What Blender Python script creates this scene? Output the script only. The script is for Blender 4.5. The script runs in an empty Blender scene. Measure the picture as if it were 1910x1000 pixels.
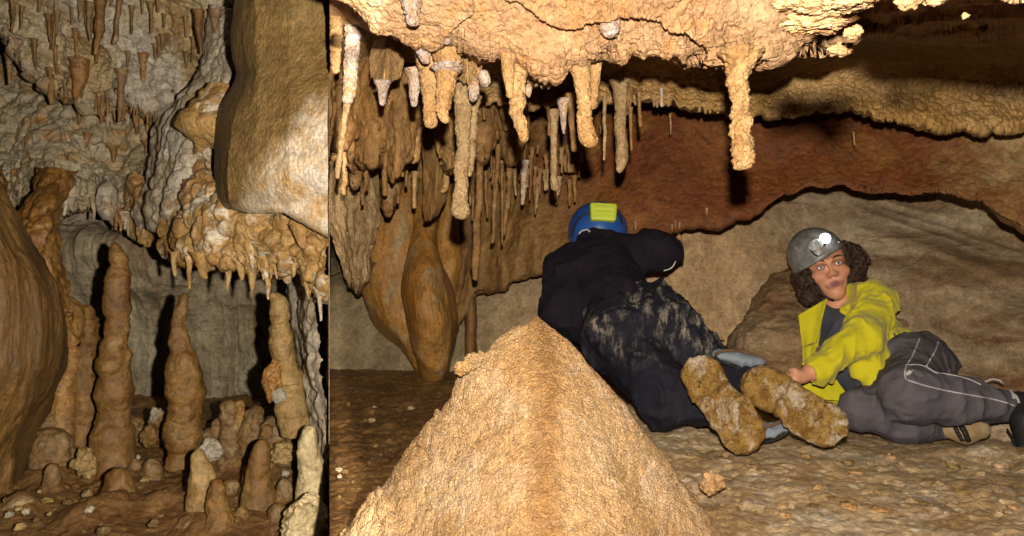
import bpy, math, random
import numpy as np
from mathutils import Vector, Matrix

S = bpy.context.scene
COL = S.collection
F = 1337.0
CZ = 0.5
XL, XR = 613.3, 614.7          # where the two chambers meet, seen edge-on from the lens
rng = random.Random(7)

def P(X, Y, d):
    return np.array([d*(X-955.0)/F, d, CZ - d*(Y-500.0)/F])

def PA(A):
    A = np.asarray(A, float)
    return np.stack([A[..., 2]*(A[..., 0]-955.0)/F, A[..., 2], CZ - A[..., 2]*(A[..., 1]-500.0)/F], -1)

# ------------------------------------------------------------------ noise
def _h(ix, iy, iz, s):
    ix = ix.astype(np.int64); iy = iy.astype(np.int64); iz = iz.astype(np.int64)
    h = (ix*374761393 + iy*668265263 + iz*1440662683 + s*974711) & 0xffffffff
    h = ((h ^ (h >> 13))*1274126177) & 0xffffffff
    h = ((h ^ (h >> 16))*2246822519) & 0xffffffff
    return ((h ^ (h >> 15)) & 0xffffff)/float(0xffffff)

def vnoise(p, s=0):
    i = np.floor(p); f = p-i
    u = f*f*f*(f*(f*6-15)+10)
    x, y, z = i[..., 0], i[..., 1], i[..., 2]
    r = 0
    for a in (0, 1):
        wx = u[..., 0] if a else 1-u[..., 0]
        for b in (0, 1):
            wy = u[..., 1] if b else 1-u[..., 1]
            for c in (0, 1):
                wz = u[..., 2] if c else 1-u[..., 2]
                r = r + wx*wy*wz*_h(x+a, y+b, z+c, s)
    return r*2-1

def fbm(p, sc, o=4, s=0, g=0.5):
    p = np.asarray(p)*sc
    a, r, t = 1.0, 0, 0
    for k in range(o):
        r = r + a*vnoise(p*(2.03**k)+17.3*k, s+k); t += a; a *= g
    return r/t

def ridged(p, sc, o=4, s=0):
    p = np.asarray(p)*sc
    a, r, t = 1.0, 0, 0
    for k in range(o):
        r = r + a*(1-2*np.abs(vnoise(p*(2.05**k)+9.1*k, s+k))); t += a; a *= 0.5
    return r/t

def worley(p, sc, s=0):
    p = np.asarray(p)*sc
    i = np.floor(p)
    best = np.full(p.shape[:-1], 9.0)
    for a in (-1, 0, 1):
        for b in (-1, 0, 1):
            for c in (-1, 0, 1):
                x, y, z = i[..., 0]+a, i[..., 1]+b, i[..., 2]+c
                q = np.stack([x+_h(x, y, z, s+1), y+_h(x, y, z, s+2), z+_h(x, y, z, s+3)], -1)
                best = np.minimum(best, ((q-p)**2).sum(-1))
    return np.sqrt(best)

def knobs(p, sc, s=0):            # round popcorn knobs, 0..1
    w = worley(p, sc, s)
    return np.sqrt(np.clip(1-(w/0.75)**2, 0, 1))

def vstretch(p, k):
    return p*np.array([1, 1, k])

# ------------------------------------------------------------------ objects
def tag(o, label=None, cat=None, group=None, kind=None):
    if label: o['label'] = label
    if cat: o['category'] = cat
    if group: o['group'] = group
    if kind: o['kind'] = kind
    return o

def empty(name, loc, label=None, cat=None, group=None):
    o = bpy.data.objects.new(name, None)
    o.location = Vector([float(v) for v in loc]); o.empty_display_size = 0.05
    COL.objects.link(o)
    return tag(o, label, cat, group)

def mesh_obj(name, V, Fq, mat, parent=None, origin=None, smooth=True, cols=None, mats=None, fmat=None):
    V = np.asarray(V, float).reshape(-1, 3)
    if parent is not None:
        w = parent; off = np.zeros(3)
        while w is not None:
            off += np.array(w.location); w = w.parent
        V = V-off
    elif origin is not None:
        V = V-np.asarray(origin)
    me = bpy.data.meshes.new(name)
    if isinstance(Fq, np.ndarray):
        n, k = Fq.shape
        me.vertices.add(len(V)); me.vertices.foreach_set('co', V.astype(np.float32).ravel())
        me.loops.add(n*k); me.loops.foreach_set('vertex_index', Fq.astype(np.int32).ravel())
        me.polygons.add(n); me.polygons.foreach_set('loop_start', np.arange(0, n*k, k, dtype=np.int32))
        me.polygons.foreach_set('loop_total', np.full(n, k, dtype=np.int32))
        me.update(calc_edges=True)
    else:
        me.from_pydata([tuple(v) for v in V], [], [tuple(int(i) for i in f) for f in Fq])
    me.validate()
    if smooth: me.polygons.foreach_set('use_smooth', [True]*len(me.polygons))
    for m in (mats or [mat]): me.materials.append(m)
    if fmat is not None: me.polygons.foreach_set('material_index', np.asarray(fmat, np.int32))
    if cols is not None:
        ca = me.color_attributes.new('Col', 'FLOAT_COLOR', 'POINT')
        c4 = np.ones((len(V), 4), np.float32); c4[:, :3] = cols
        ca.data.foreach_set('color', c4.ravel())
    me.update()
    o = bpy.data.objects.new(name, me); COL.objects.link(o)
    if parent is not None: o.parent = parent
    elif origin is not None: o.location = Vector([float(v) for v in origin])
    return o

def join(parts):                  # [(V,F)] -> one V,F (quads/tris as python lists)
    V, Fs, n = [], [], 0
    for v, f in parts:
        v = np.asarray(v, float).reshape(-1, 3)
        V.append(v); Fs += [tuple(int(i)+n for i in q) for q in f]; n += len(v)
    return np.concatenate(V), Fs

def grid_faces(nr, nc, wrap=False):
    a = np.arange(nr*nc).reshape(nr, nc)
    if wrap: a = np.concatenate([a, a[:, :1]], 1)
    q = np.stack([a[:-1, :-1], a[:-1, 1:], a[1:, 1:], a[1:, :-1]], -1)
    return q.reshape(-1, 4)

def grid_normals(G, wrap=False):
    if wrap:
        E = np.concatenate([G[:, -1:], G, G[:, :1]], 1)
        du = np.gradient(E, axis=1)[:, 1:-1]
    else:
        du = np.gradient(G, axis=1)
    dv = np.gradient(G, axis=0)
    n = np.cross(du, dv)
    n /= np.linalg.norm(n, axis=-1, keepdims=True)+1e-12
    return n

def resample_row(row, n):
    row = np.asarray(row, float)
    x = row[:, 0]; u = (x-x[0])/(x[-1]-x[0])
    t = np.linspace(0, 1, n)
    out = np.stack([np.interp(t, u, row[:, k]) for k in range(3)], -1)
    k = max(1, n//90)             # round off the corners of the polyline
    if k > 1:
        ker = np.ones(2*k+1)/(2*k+1)
        for c in (1, 2):
            e = np.concatenate([np.full(k, out[0, c]), out[:, c], np.full(k, out[-1, c])])
            out[:, c] = np.convolve(e, ker, 'valid')
    return out

def loft(name, rows, nu, seg, disp, mat, jag=None, flip=None, parent=None, origin=None, kind=None, back=None):
    """rows: list of polylines of (X, Y, depth); a surface is drawn through them and roughened along its normal"""
    R = np.stack([resample_row(r, nu) for r in rows])       # rows,nu,3
    if jag:
        for k, (ax, amp, fr, sd) in jag.items():
            xs = R[k, :, 0]
            q = np.stack([xs*fr, xs*0+sd, xs*0], -1)
            R[k, :, 1] += amp*fbm(q, 1, 4, sd, 0.6)
    n = len(rows)
    if isinstance(seg, int): seg = [seg]*(n-1)
    out, ss = [], []
    for i in range(n-1):
        p0, p1, p2, p3 = R[max(i-1, 0)], R[i], R[i+1], R[min(i+2, n-1)]
        ts = np.linspace(0, 1, seg[i], endpoint=(i == n-2))
        for t in ts:
            c = 0.5*((2*p1)+(-p0+p2)*t+(2*p0-5*p1+4*p2-p3)*t*t+(-p0+3*p1-3*p2+p3)*t**3)
            l = p1*(1-t)+p2*t
            out.append(0.7*c+0.3*l); ss.append(i+t)
    R = np.stack(out)
    G = PA(R)
    N = grid_normals(G)
    cam = np.array([0, 0, CZ])
    fs = ((cam-G)*N).sum()
    if (fs < 0) != bool(flip): N = -N; rev = True
    else: rev = False
    ss = np.array(ss)[:, None]*np.ones((1, nu))
    if disp is not None:
        D = disp(G, ss, R[..., 0], R[..., 1])
        G = G + N*D[..., None]
    # never cross the meeting plane of the chambers
    X = 955+F*G[..., 0]/np.maximum(G[..., 1], 1e-4)
    G0 = PA(R)
    Xo = R[..., 0]
    if (Xo <= XL+0.01).all():
        over = X > XL; G[..., 0] = np.where(over, (XL-955)/F*G[..., 1], G[..., 0])
    elif (Xo >= XR-0.01).all():
        under = X < XR; G[..., 0] = np.where(under, (XR-955)/F*G[..., 1], G[..., 0])
    fq = grid_faces(*G.shape[:2])
    if not rev: pass
    # faces oriented along N
    a, b, c = G.reshape(-1, 3)[fq[:, 0]], G.reshape(-1, 3)[fq[:, 1]], G.reshape(-1, 3)[fq[:, 2]]
    nn = np.cross(b-a, c-a); ref = N.reshape(-1, 3)[fq[:, 0]]
    if (nn*ref).sum() < 0: fq = fq[:, ::-1]
    o = mesh_obj(name, G.reshape(-1, 3), np.ascontiguousarray(fq), mat, parent, origin)
    if kind: o['kind'] = kind
    return o

# ------------------------------------------------------------------ signed distances -> mesh
def sd_cap(p, a, b, ra, rb):
    a = np.asarray(a, float); b = np.asarray(b, float)
    ab = b-a; t = np.clip(((p-a)@ab)/(ab@ab+1e-12), 0, 1)
    return np.linalg.norm(p-a-t[..., None]*ab, axis=-1)-(ra+(rb-ra)*t)

def sd_ell(p, c, r, M=None):
    q = p-np.asarray(c, float)
    if M is not None: q = q@np.asarray(M)        # columns of M are the local axes
    r = np.asarray(r, float)
    k0 = np.linalg.norm(q/r, axis=-1); k1 = np.linalg.norm(q/(r*r), axis=-1)+1e-9
    return k0*(k0-1)/k1

def smin(a, b, k):
    h = np.clip(0.5+0.5*(b-a)/k, 0, 1)
    return b+(a-b)*h-k*h*(1-h)

def smax(a, b, k):
    return -smin(-a, -b, k)

def surface(fn, lo, hi, h):
    lo = np.asarray(lo, float); hi = np.asarray(hi, float)
    n = np.ceil((hi-lo)/h).astype(int)+1
    ax = [lo[k]+h*np.arange(n[k]) for k in range(3)]
    v = np.empty(n)
    B = 14
    for i0 in range(0, n[0], B):
        for j0 in range(0, n[1], B):
            for k0 in range(0, n[2], B):
                sl = (slice(i0, min(i0+B, n[0])), slice(j0, min(j0+B, n[1])), slice(k0, min(k0+B, n[2])))
                xs_, ys_, zs_ = ax[0][sl[0]], ax[1][sl[1]], ax[2][sl[2]]
                c0 = np.array([[(xs_[0]+xs_[-1])/2, (ys_[0]+ys_[-1])/2, (zs_[0]+zs_[-1])/2]])
                vc = float(fn(c0)[0])
                if abs(vc) > B*h*0.9+0.02: v[sl] = vc; continue
                v[sl] = fn(np.stack(np.meshgrid(xs_, ys_, zs_, indexing='ij'), -1))
    ins = v < 0
    c = np.zeros(n-1, int)
    for a in (0, 1):
        for b in (0, 1):
            for d in (0, 1):
                c += ins[a:n[0]-1+a, b:n[1]-1+b, d:n[2]-1+d]
    act = (c > 0) & (c < 8)
    idx = np.argwhere(act)
    num = -np.ones(n-1, int); num[act] = np.arange(len(idx))
    acc = np.zeros((len(idx), 3)); cnt = np.zeros(len(idx))
    cor = [(a, b, d) for a in (0, 1) for b in (0, 1) for d in (0, 1)]
    for p in cor:
        for k in range(3):
            if p[k]: continue
            q = list(p); q[k] = 1
            va = v[idx[:, 0]+p[0], idx[:, 1]+p[1], idx[:, 2]+p[2]]
            vb = v[idx[:, 0]+q[0], idx[:, 1]+q[1], idx[:, 2]+q[2]]
            m = (va < 0) != (vb < 0)
            t = np.where(m, va/(va-vb+1e-20*(va == vb)), 0)
            pt = np.tile(np.array(p, float), (len(idx), 1)); pt[:, k] = t
            acc[m] += pt[m]; cnt[m] += 1
    V = lo+h*(idx+acc/cnt[:, None])
    Q = []
    for k in range(3):
        o = [j for j in range(3) if j != k]
        sl0 = [slice(None)]*3; sl1 = [slice(None)]*3
        sl0[k] = slice(0, -1); sl1[k] = slice(1, None)
        A = ins[tuple(sl0)]; B = ins[tuple(sl1)]
        e = np.argwhere(A != B)
        e = e[(e[:, o[0]] > 0) & (e[:, o[1]] > 0) & (e[:, o[0]] < n[o[0]]-1) & (e[:, o[1]] < n[o[1]]-1)]
        def cell(d0, d1):
            q = e.copy(); q[:, o[0]] -= d0; q[:, o[1]] -= d1
            return num[q[:, 0], q[:, 1], q[:, 2]]
        q = np.stack([cell(0, 0), cell(1, 0), cell(1, 1), cell(0, 1)], -1)
        fl = A[e[:, 0], e[:, 1], e[:, 2]]
        if k == 1: fl = ~fl
        q = np.where(fl[:, None], q, q[:, ::-1])
        Q.append(q)
    return V, np.ascontiguousarray(np.concatenate(Q))

# ------------------------------------------------------------------ materials
class NT:
    def __init__(s, name):
        s.m = bpy.data.materials.new(name); s.m.use_nodes = True
        s.t = s.m.node_tree; s.t.nodes.clear()
        s.out = s.n('ShaderNodeOutputMaterial'); s.b = s.n('ShaderNodeBsdfPrincipled')
        s.l(s.b.outputs[0], s.out.inputs[0])
        s.tc = s.n('ShaderNodeTexCoord').outputs['Object']
        gm = s.n('ShaderNodeNewGeometry'); s.pos = gm.outputs['Position']
    def n(s, k): return s.t.nodes.new(k)
    def l(s, a, b): s.t.links.new(a, b)
    def noise(s, sc, det=6, rough=0.55, vec=None, stretch=None, dist=0.0):
        n = s.n('ShaderNodeTexNoise'); n.inputs['Scale'].default_value = sc
        n.inputs['Detail'].default_value = det; n.inputs['Roughness'].default_value = rough
        n.inputs['Distortion'].default_value = dist
        v = vec or s.pos
        if stretch:
            mp = s.n('ShaderNodeMapping'); mp.inputs['Scale'].default_value = stretch; s.l(v, mp.inputs[0]); v = mp.outputs[0]
        s.l(v, n.inputs['Vector'])
        return n.outputs['Fac']
    def voro(s, sc, vec=None, feat='F1'):
        n = s.n('ShaderNodeTexVoronoi'); n.inputs['Scale'].default_value = sc; n.feature = feat
        s.l(vec or s.pos, n.inputs['Vector'])
        return n.outputs['Distance']
    def ramp(s, f, stops, interp='LINEAR'):
        r = s.n('ShaderNodeValToRGB'); r.color_ramp.interpolation = interp
        e = r.color_ramp.elements
        while len(e) < len(stops): e.new(0.5)
        for k, (p, c) in enumerate(stops):
            e[k].position = p; e[k].color = (c, c, c, 1) if isinstance(c, (int, float)) else (*c, 1)
        s.l(f, r.inputs[0]); return r.outputs[0]
    def mix(s, f, a, b, mode='MIX'):
        m = s.n('ShaderNodeMix'); m.data_type = 'RGBA'; m.blend_type = mode
        for v, i in ((f, 0), (a, 6), (b, 7)):
            if isinstance(v, (int, float)): m.inputs[i].default_value = v
            elif isinstance(v, tuple): m.inputs[i].default_value = (*v, 1)
            else: s.l(v, m.inputs[i])
        return m.outputs[2]
    def math(s, op, a, b=0.0):
        m = s.n('ShaderNodeMath'); m.operation = op
        for v, i in ((a, 0), (b, 1)):
            if isinstance(v, (int, float)): m.inputs[i].default_value = v
            else: s.l(v, m.inputs[i])
        return m.outputs[0]
    def color(s, c):
        if isinstance(c, tuple): s.b.inputs['Base Color'].default_value = (*c, 1)
        else: s.l(c, s.b.inputs['Base Color'])
    def bump(s, h, dist, strength=1.0, prev=None):
        b = s.n('ShaderNodeBump'); b.inputs['Distance'].default_value = dist; b.inputs['Strength'].default_value = strength
        s.l(h, b.inputs['Height'])
        if prev: s.l(prev, b.inputs['Normal'])
        return b.outputs[0]
    def fin(s, nrm=None, rough=0.7, spec=0.3):
        if nrm: s.l(nrm, s.b.inputs['Normal'])
        if isinstance(rough, (int, float)): s.b.inputs['Roughness'].default_value = rough
        else: s.l(rough, s.b.inputs['Roughness'])
        s.b.inputs['Specular IOR Level'].default_value = spec
        return s.m

def rock(name, c1, c2, c3=None, sc=3.0, fine=60, bd=0.004, rough=0.7, spec=0.25, stretch=None, c3amt=(0.55, 0.75),
         grain=None, spots=None, coarse=18, cracks=False, bands=None, zone=None, grain_d=0.0035):
    left_ = name in ('drip_ceiling', 'white_crust', 'smooth_brown_flowstone', 'crusted_ledge', 'brown_flowstone', 'wet_orange_drips', 'brown_stalagmite', 'pale_stalagmite', 'cream_stalagmite', 'dark_stalagmite')
    k_ = (1.12, 1.03, 0.90) if name in ('back_wall_limestone', 'pale_curtain') else (1.0, 0.975, 0.88) if left_ else (1.04, 0.935, 0.86)
    warm = lambda q: tuple(min(x*y, 0.95) for x, y in zip(q, k_)) if q else q
    c1, c2, c3 = warm(c1), warm(c2), warm(c3)
    t = NT(name)
    n1 = t.noise(sc, 9, 0.66, stretch=stretch, dist=0.5)
    col = t.mix(t.ramp(n1, [(0.38, 0.0), (0.62, 1.0)]), c1, c2)
    if c3:
        n2 = t.noise(sc*1.9, 10, 0.7, stretch=stretch, dist=0.9)
        col = t.mix(t.ramp(n2, [(c3amt[0]-0.04, 0.0), (c3amt[1]-0.09, 1.0)]), col, c3)
    if bands:
        bsc, bcol, bst = bands
        nb = t.noise(bsc, 6, 0.6, stretch=bst, dist=0.5)
        col = t.mix(t.ramp(nb, [(0.48, 0.0), (0.58, 0.85)]), col, bcol)
    if zone:
        col = zone(t, col)
    if spots:
        scs, csp, lo, hi = spots
        n3 = t.noise(scs, 5, 0.72)
        col = t.mix(t.ramp(n3, [(lo, 0.0), (hi, 0.9)]), col, csp)
    nf = t.noise(fine, 8, 0.72)
    nm = t.noise(fine*0.22, 8, 0.7, stretch=stretch, dist=0.4)
    col = t.mix(1.0, col, t.ramp(nm, [(0.36, 0.58), (0.62, 1.0)]), 'MULTIPLY')
    col = t.mix(0.8, col, t.ramp(nf, [(0.36, 0.5), (0.6, 1.0)]), 'MULTIPLY')
    t.color(col)
    b = t.bump(t.noise(coarse, 9, 0.66, stretch=stretch), bd*4.5, 1.0)
    b = t.bump(nf, bd*1.7, 1.0, b)
    if cracks:
        v = t.n('ShaderNodeTexVoronoi'); v.feature = 'DISTANCE_TO_EDGE'; v.inputs['Scale'].default_value = cracks
        w = t.noise(cracks*1.3, 5, 0.6)
        mv = t.n('ShaderNodeMix'); mv.data_type = 'VECTOR'; mv.inputs[0].default_value = 0.25
        t.l(t.pos, mv.inputs[4])
        nn = t.n('ShaderNodeTexNoise'); nn.inputs['Scale'].default_value = cracks*1.2; nn.inputs['Detail'].default_value = 5
        t.l(t.pos, nn.inputs['Vector']); t.l(nn.outputs['Color'], mv.inputs[5]); t.l(mv.outputs[1], v.inputs['Vector'])
        cr = t.ramp(v.outputs['Distance'], [(0.0, 0.0), (0.035, 1.0)])
        gate = t.ramp(t.noise(cracks*0.6, 3), [(0.5, 0.0), (0.56, 1.0)])
        cr2 = t.math('MAXIMUM', cr, gate)
        b = t.bump(cr2, 0.006, 1.0, b)
    if grain:
        b = t.bump(t.voro(grain), grain_d, 0.9, b)
    rr = t.ramp(t.noise(fine*0.5, 4), [(0.3, max(rough-0.18, 0.12)), (0.7, min(rough+0.15, 1.0))])
    return t.fin(b, rr, spec)

def plain(name, c, rough=0.6, spec=0.3, bd=0.0, bs=200, c2=None, sc=20, metal=0.0):
    t = NT(name)
    if c2: t.color(t.mix(t.ramp(t.noise(sc, 6, 0.65), [(0.35, 0.0), (0.7, 1.0)]), c, c2))
    else: t.color(c)
    t.b.inputs['Metallic'].default_value = metal
    return t.fin(t.bump(t.noise(bs, 5), bd) if bd else None, rough, spec)

TAN1, TAN2 = (0.52, 0.31, 0.15), (0.63, 0.42, 0.24)
M = {}
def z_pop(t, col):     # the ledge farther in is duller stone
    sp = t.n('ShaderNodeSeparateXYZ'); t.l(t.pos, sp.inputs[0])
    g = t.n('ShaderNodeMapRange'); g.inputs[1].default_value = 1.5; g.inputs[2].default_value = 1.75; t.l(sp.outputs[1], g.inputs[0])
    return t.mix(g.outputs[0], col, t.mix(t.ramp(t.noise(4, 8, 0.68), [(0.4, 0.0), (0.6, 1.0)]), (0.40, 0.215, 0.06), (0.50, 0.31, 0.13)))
M['popcorn'] = rock('popcorn_calcite', TAN1, TAN2, (0.54, 0.28, 0.10), 5, 150, 0.0010, 0.7, 0.25, coarse=60, grain=170, grain_d=0.002, zone=z_pop)
M['stal_tan'] = rock('tan_calcite', (0.58, 0.35, 0.14), (0.74, 0.50, 0.25), (0.46, 0.25, 0.085), 11, 170, 0.0014, 0.7, 0.25, coarse=70, grain=190, grain_d=0.002)
M['stal_white'] = rock('white_calcite', (0.70, 0.60, 0.56), (0.56, 0.36, 0.17), (0.82, 0.77, 0.78), 30, 190, 0.0014, 0.55, 0.35, coarse=70, grain=190, grain_d=0.003)
M['stal_grey'] = rock('grey_calcite', (0.36, 0.25, 0.12), (0.50, 0.37, 0.20), (0.28, 0.17, 0.07), 10, 160, 0.0014, 0.7, 0.25, coarse=60, grain=150, grain_d=0.002)
M['stal_brown'] = rock('brown_calcite', (0.22, 0.115, 0.036), (0.34, 0.19, 0.065), (0.42, 0.29, 0.14), 10, 150, 0.0014, 0.6, 0.3, coarse=60)
M['ledge'] = rock('ledge_limestone', (0.48, 0.27, 0.09), (0.58, 0.38, 0.17), (0.48, 0.38, 0.25), 3, 120, 0.0025, 0.7, 0.25, coarse=34, grain=130)
def z_red(t, col):     # the left part of the roof is stained by brown dripstone
    sp = t.n('ShaderNodeSeparateXYZ'); t.l(t.pos, sp.inputs[0])
    g = t.n('ShaderNodeMapRange'); g.inputs[1].default_value = 0.45; g.inputs[2].default_value = -0.15
    t.l(t.math('ADD', sp.outputs[0], t.math('MULTIPLY', t.noise(3, 5), 0.6)), g.inputs[0]); g.inputs[1].default_value = 0.75; g.inputs[2].default_value = 0.25
    br = t.mix(t.ramp(t.noise(4, 8, 0.68, stretch=(1.5, 1.5, 0.3), dist=0.6), [(0.4, 0.0), (0.6, 1.0)]), (0.16, 0.07, 0.018), (0.30, 0.165, 0.05))
    col = t.mix(g.outputs[0], col, br)
    g2 = t.n('ShaderNodeMapRange'); t.l(t.math('ADD', sp.outputs[0], t.math('MULTIPLY', t.noise(4, 6, 0.6), 0.7)), g2.inputs[0]); g2.inputs[1].default_value = 1.75; g2.inputs[2].default_value = 2.0
    return t.mix(g2.outputs[0], col, t.mix(t.ramp(t.noise(6, 8, 0.7), [(0.42, 0.0), (0.58, 1.0)]), (0.25, 0.11, 0.025), (0.40, 0.26, 0.11)))
M['red'] = rock('red_clay_limestone', (0.15, 0.044, 0.009), (0.205, 0.068, 0.012), (0.25, 0.11, 0.022), 2.2, 130, 0.002, 0.55, 0.3, coarse=26,
                spots=(150, (0.5, 0.36, 0.25), 0.64, 0.72), c3amt=(0.54, 0.76), zone=z_red)
def z_wall(t, col):    # the wall turns grey towards the left, darkened in colour for the fading flash
    sp = t.n('ShaderNodeSeparateXYZ'); t.l(t.pos, sp.inputs[0])
    g = t.n('ShaderNodeMapRange'); g.inputs[1].default_value = 0.55; g.inputs[2].default_value = 0.0
    t.l(t.math('ADD', sp.outputs[0], t.math('MULTIPLY', t.noise(2, 5), 0.4)), g.inputs[0])
    col = t.mix(g.outputs[0], col, t.mix(t.ramp(t.noise(3, 8, 0.7), [(0.42, 0.0), (0.6, 1.0)]), (0.215, 0.155, 0.082), (0.30, 0.225, 0.13)))
    # rusty and grey bands dip to the right across the slope behind the woman
    mp = t.n('ShaderNodeMapping'); mp.inputs['Rotation'].default_value = (0, math.radians(-31), 0); mp.inputs['Scale'].default_value = (0.45, 0.6, 2.6); t.l(t.pos, mp.inputs[0])
    g2 = t.n('ShaderNodeMapRange'); g2.inputs[1].default_value = 1.1; g2.inputs[2].default_value = 1.5
    t.l(t.math('ADD', sp.outputs[0], t.math('MULTIPLY', t.noise(2, 4), 0.3)), g2.inputs[0])
    bd_ = t.mix(t.ramp(t.noise(2.2, 7, 0.62, vec=mp.outputs[0], dist=0.4), [(0.40, 0.0), (0.60, 1.0)]), (0.27, 0.16, 0.08), (0.50, 0.375, 0.235))
    bd_ = t.mix(t.ramp(t.noise(3.4, 7, 0.66, vec=mp.outputs[0], dist=0.6), [(0.54, 0.0), (0.64, 0.85)]), bd_, (0.17, 0.07, 0.028))
    return t.mix(g2.outputs[0], col, bd_)
M['wall'] = rock('grey_limestone', (0.44, 0.31, 0.165), (0.58, 0.43, 0.255), (0.36, 0.19, 0.07), 1.6, 90, 0.0010, 0.8, 0.2, coarse=9, cracks=1.8, c3amt=(0.56, 0.80), zone=z_wall)
M['slope'] = rock('banded_limestone', (0.40, 0.30, 0.18), (0.30, 0.19, 0.095), (0.17, 0.075, 0.03), 1.8, 90, 0.003, 0.75, 0.2, coarse=14,
                  stretch=(1.0, 1.0, 2.6), c3amt=(0.54, 0.78))
M['flow'] = rock('orange_flowstone', (0.31, 0.145, 0.026), (0.40, 0.22, 0.055), (0.36, 0.28, 0.15), 2.6, 90, 0.0015, 0.5, 0.35, coarse=12,
                 stretch=(1.6, 1.6, 0.6))
M['drape'] = rock('drapery_calcite', (0.31, 0.16, 0.045), (0.44, 0.28, 0.11), (0.2, 0.09, 0.03), 5, 120, 0.002, 0.65, 0.25, coarse=30, stretch=(1.5, 1.5, 0.5))
def z_cone(t, col):    # a tawny stain runs down beside the crest
    sp = t.n('ShaderNodeSeparateXYZ'); t.l(t.pos, sp.inputs[0])
    e = t.math('ADD', sp.outputs[0], t.math('MULTIPLY', t.noise(7, 6, 0.62, stretch=(1, 1, 0.4)), 0.10))
    e = t.math('ABSOLUTE', t.math('ADD', e, -0.098))
    return t.mix(t.ramp(e, [(0.008, 0.75), (0.035, 0.0)]), col, (0.36, 0.17, 0.045))
M['cone'] = rock('grainy_calcite', (0.56, 0.345, 0.145), (0.68, 0.47, 0.25), (0.78, 0.60, 0.41), 6, 330, 0.0009, 0.4, 0.5, coarse=140, grain=380, grain_d=0.0026, zone=z_cone)
M['floor'] = rock('pale_gritty_floor', (0.56, 0.38, 0.18), (0.80, 0.62, 0.38), (0.92, 0.82, 0.66), 5.5, 60, 0.004, 0.5, 0.4, coarse=34, stretch=(0.85, 1.1, 1),
                  spots=(34, (0.86, 0.76, 0.60), 0.60, 0.70), c3amt=(0.54, 0.76))
M['floor_dark'] = rock('dark_muddy_floor', (0.17, 0.085, 0.025), (0.26, 0.15, 0.05), (0.36, 0.22, 0.085), 5, 60, 0.004, 0.5, 0.35, coarse=24,
                       spots=(36, (0.62, 0.44, 0.2), 0.61, 0.70), c3amt=(0.6, 0.8))
# left chamber
M['lceil'] = rock('drip_ceiling', (0.40, 0.27, 0.12), (0.52, 0.42, 0.28), (0.30, 0.14, 0.034), 3.4, 80, 0.003, 0.5, 0.4, coarse=20,
                  bands=(3.0, (0.52, 0.45, 0.36), (1, 1, 1)), c3amt=(0.54, 0.72))
M['lgrey'] = rock('pale_curtain', (0.38, 0.345, 0.27), (0.27, 0.225, 0.14), (0.34, 0.17, 0.04), 3.2, 80, 0.003, 0.5, 0.4, coarse=18, c3amt=(0.56, 0.74))
M['lback'] = rock('back_wall_limestone', (0.31, 0.28, 0.21), (0.22, 0.18, 0.12), (0.17, 0.11, 0.055), 2.4, 70, 0.004, 0.65, 0.3, coarse=11,
                  stretch=(1.2, 1.2, 0.55), c3amt=(0.55, 0.8))
M['lwhite'] = rock('white_crust', (0.60, 0.53, 0.46), (0.42, 0.33, 0.23), (0.30, 0.18, 0.075), 6, 90, 0.004, 0.42, 0.5, coarse=24, c3amt=(0.57, 0.72))
def z_crust(t, col):   # the lower right of the rock carries a sparkling pale crust with a ragged edge
    sp = t.n('ShaderNodeSeparateXYZ'); t.l(t.pos, sp.inputs[0])
    e = t.math('ADD', t.math('MULTIPLY', sp.outputs[0], 0.9), t.math('MULTIPLY', sp.outputs[2], -1.0))
    e = t.math('ADD', e, t.math('MULTIPLY', t.noise(6, 8, 0.65), 0.26))
    m = t.ramp(t.math('ADD', e, 1.68), [(0.5, 0.0), (0.56, 1.0)])
    cr = t.mix(t.ramp(t.noise(9, 9, 0.7), [(0.42, 0.0), (0.58, 1.0)]), (0.50, 0.30, 0.12), (0.62, 0.52, 0.40))
    return t.mix(m, col, cr)
M['lrock'] = rock('smooth_brown_flowstone', (0.19, 0.11, 0.035), (0.26, 0.165, 0.062), (0.38, 0.31, 0.23), 1.5, 150, 0.0014, 0.5, 0.4, coarse=40,
                  c3amt=(0.62, 0.8), zone=z_crust)
M['lledge'] = rock('crusted_ledge', (0.48, 0.29, 0.10), (0.33, 0.175, 0.055), (0.66, 0.56, 0.46), 6, 90, 0.003, 0.42, 0.45, coarse=28, c3amt=(0.56, 0.70))
M['lcol'] = rock('brown_flowstone', (0.19, 0.10, 0.024), (0.13, 0.064, 0.016), (0.085, 0.04, 0.010), 2, 90, 0.0018, 0.5, 0.4, coarse=18,
                 stretch=(2.4, 2.4, 0.5), spots=(46, (0.55, 0.44, 0.28), 0.68, 0.75))
M['lorange'] = rock('wet_orange_drips', (0.3, 0.14, 0.027), (0.18, 0.075, 0.016), (0.38, 0.22, 0.07), 6, 90, 0.0025, 0.3, 0.55, coarse=28)
M['smite'] = rock('brown_stalagmite', (0.145, 0.064, 0.012), (0.225, 0.115, 0.028), (0.29, 0.175, 0.06), 5, 90, 0.0022, 0.45, 0.4, coarse=30, stretch=(1, 1, 0.8))
M['smite_pale'] = rock('pale_stalagmite', (0.31, 0.19, 0.066), (0.41, 0.285, 0.125), (0.22, 0.12, 0.035), 6, 90, 0.0022, 0.45, 0.4, coarse=30)
M['smite_cream'] = rock('cream_stalagmite', (0.52, 0.40, 0.22), (0.60, 0.48, 0.29), (0.24, 0.14, 0.05), 12, 90, 0.0022, 0.45, 0.4, coarse=30, c3amt=(0.60, 0.72))
M['smite_dark'] = rock('dark_stalagmite', (0.13, 0.068, 0.021), (0.22, 0.125, 0.045), (0.36, 0.26, 0.14), 7, 80, 0.0022, 0.45, 0.4, coarse=30)
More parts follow.
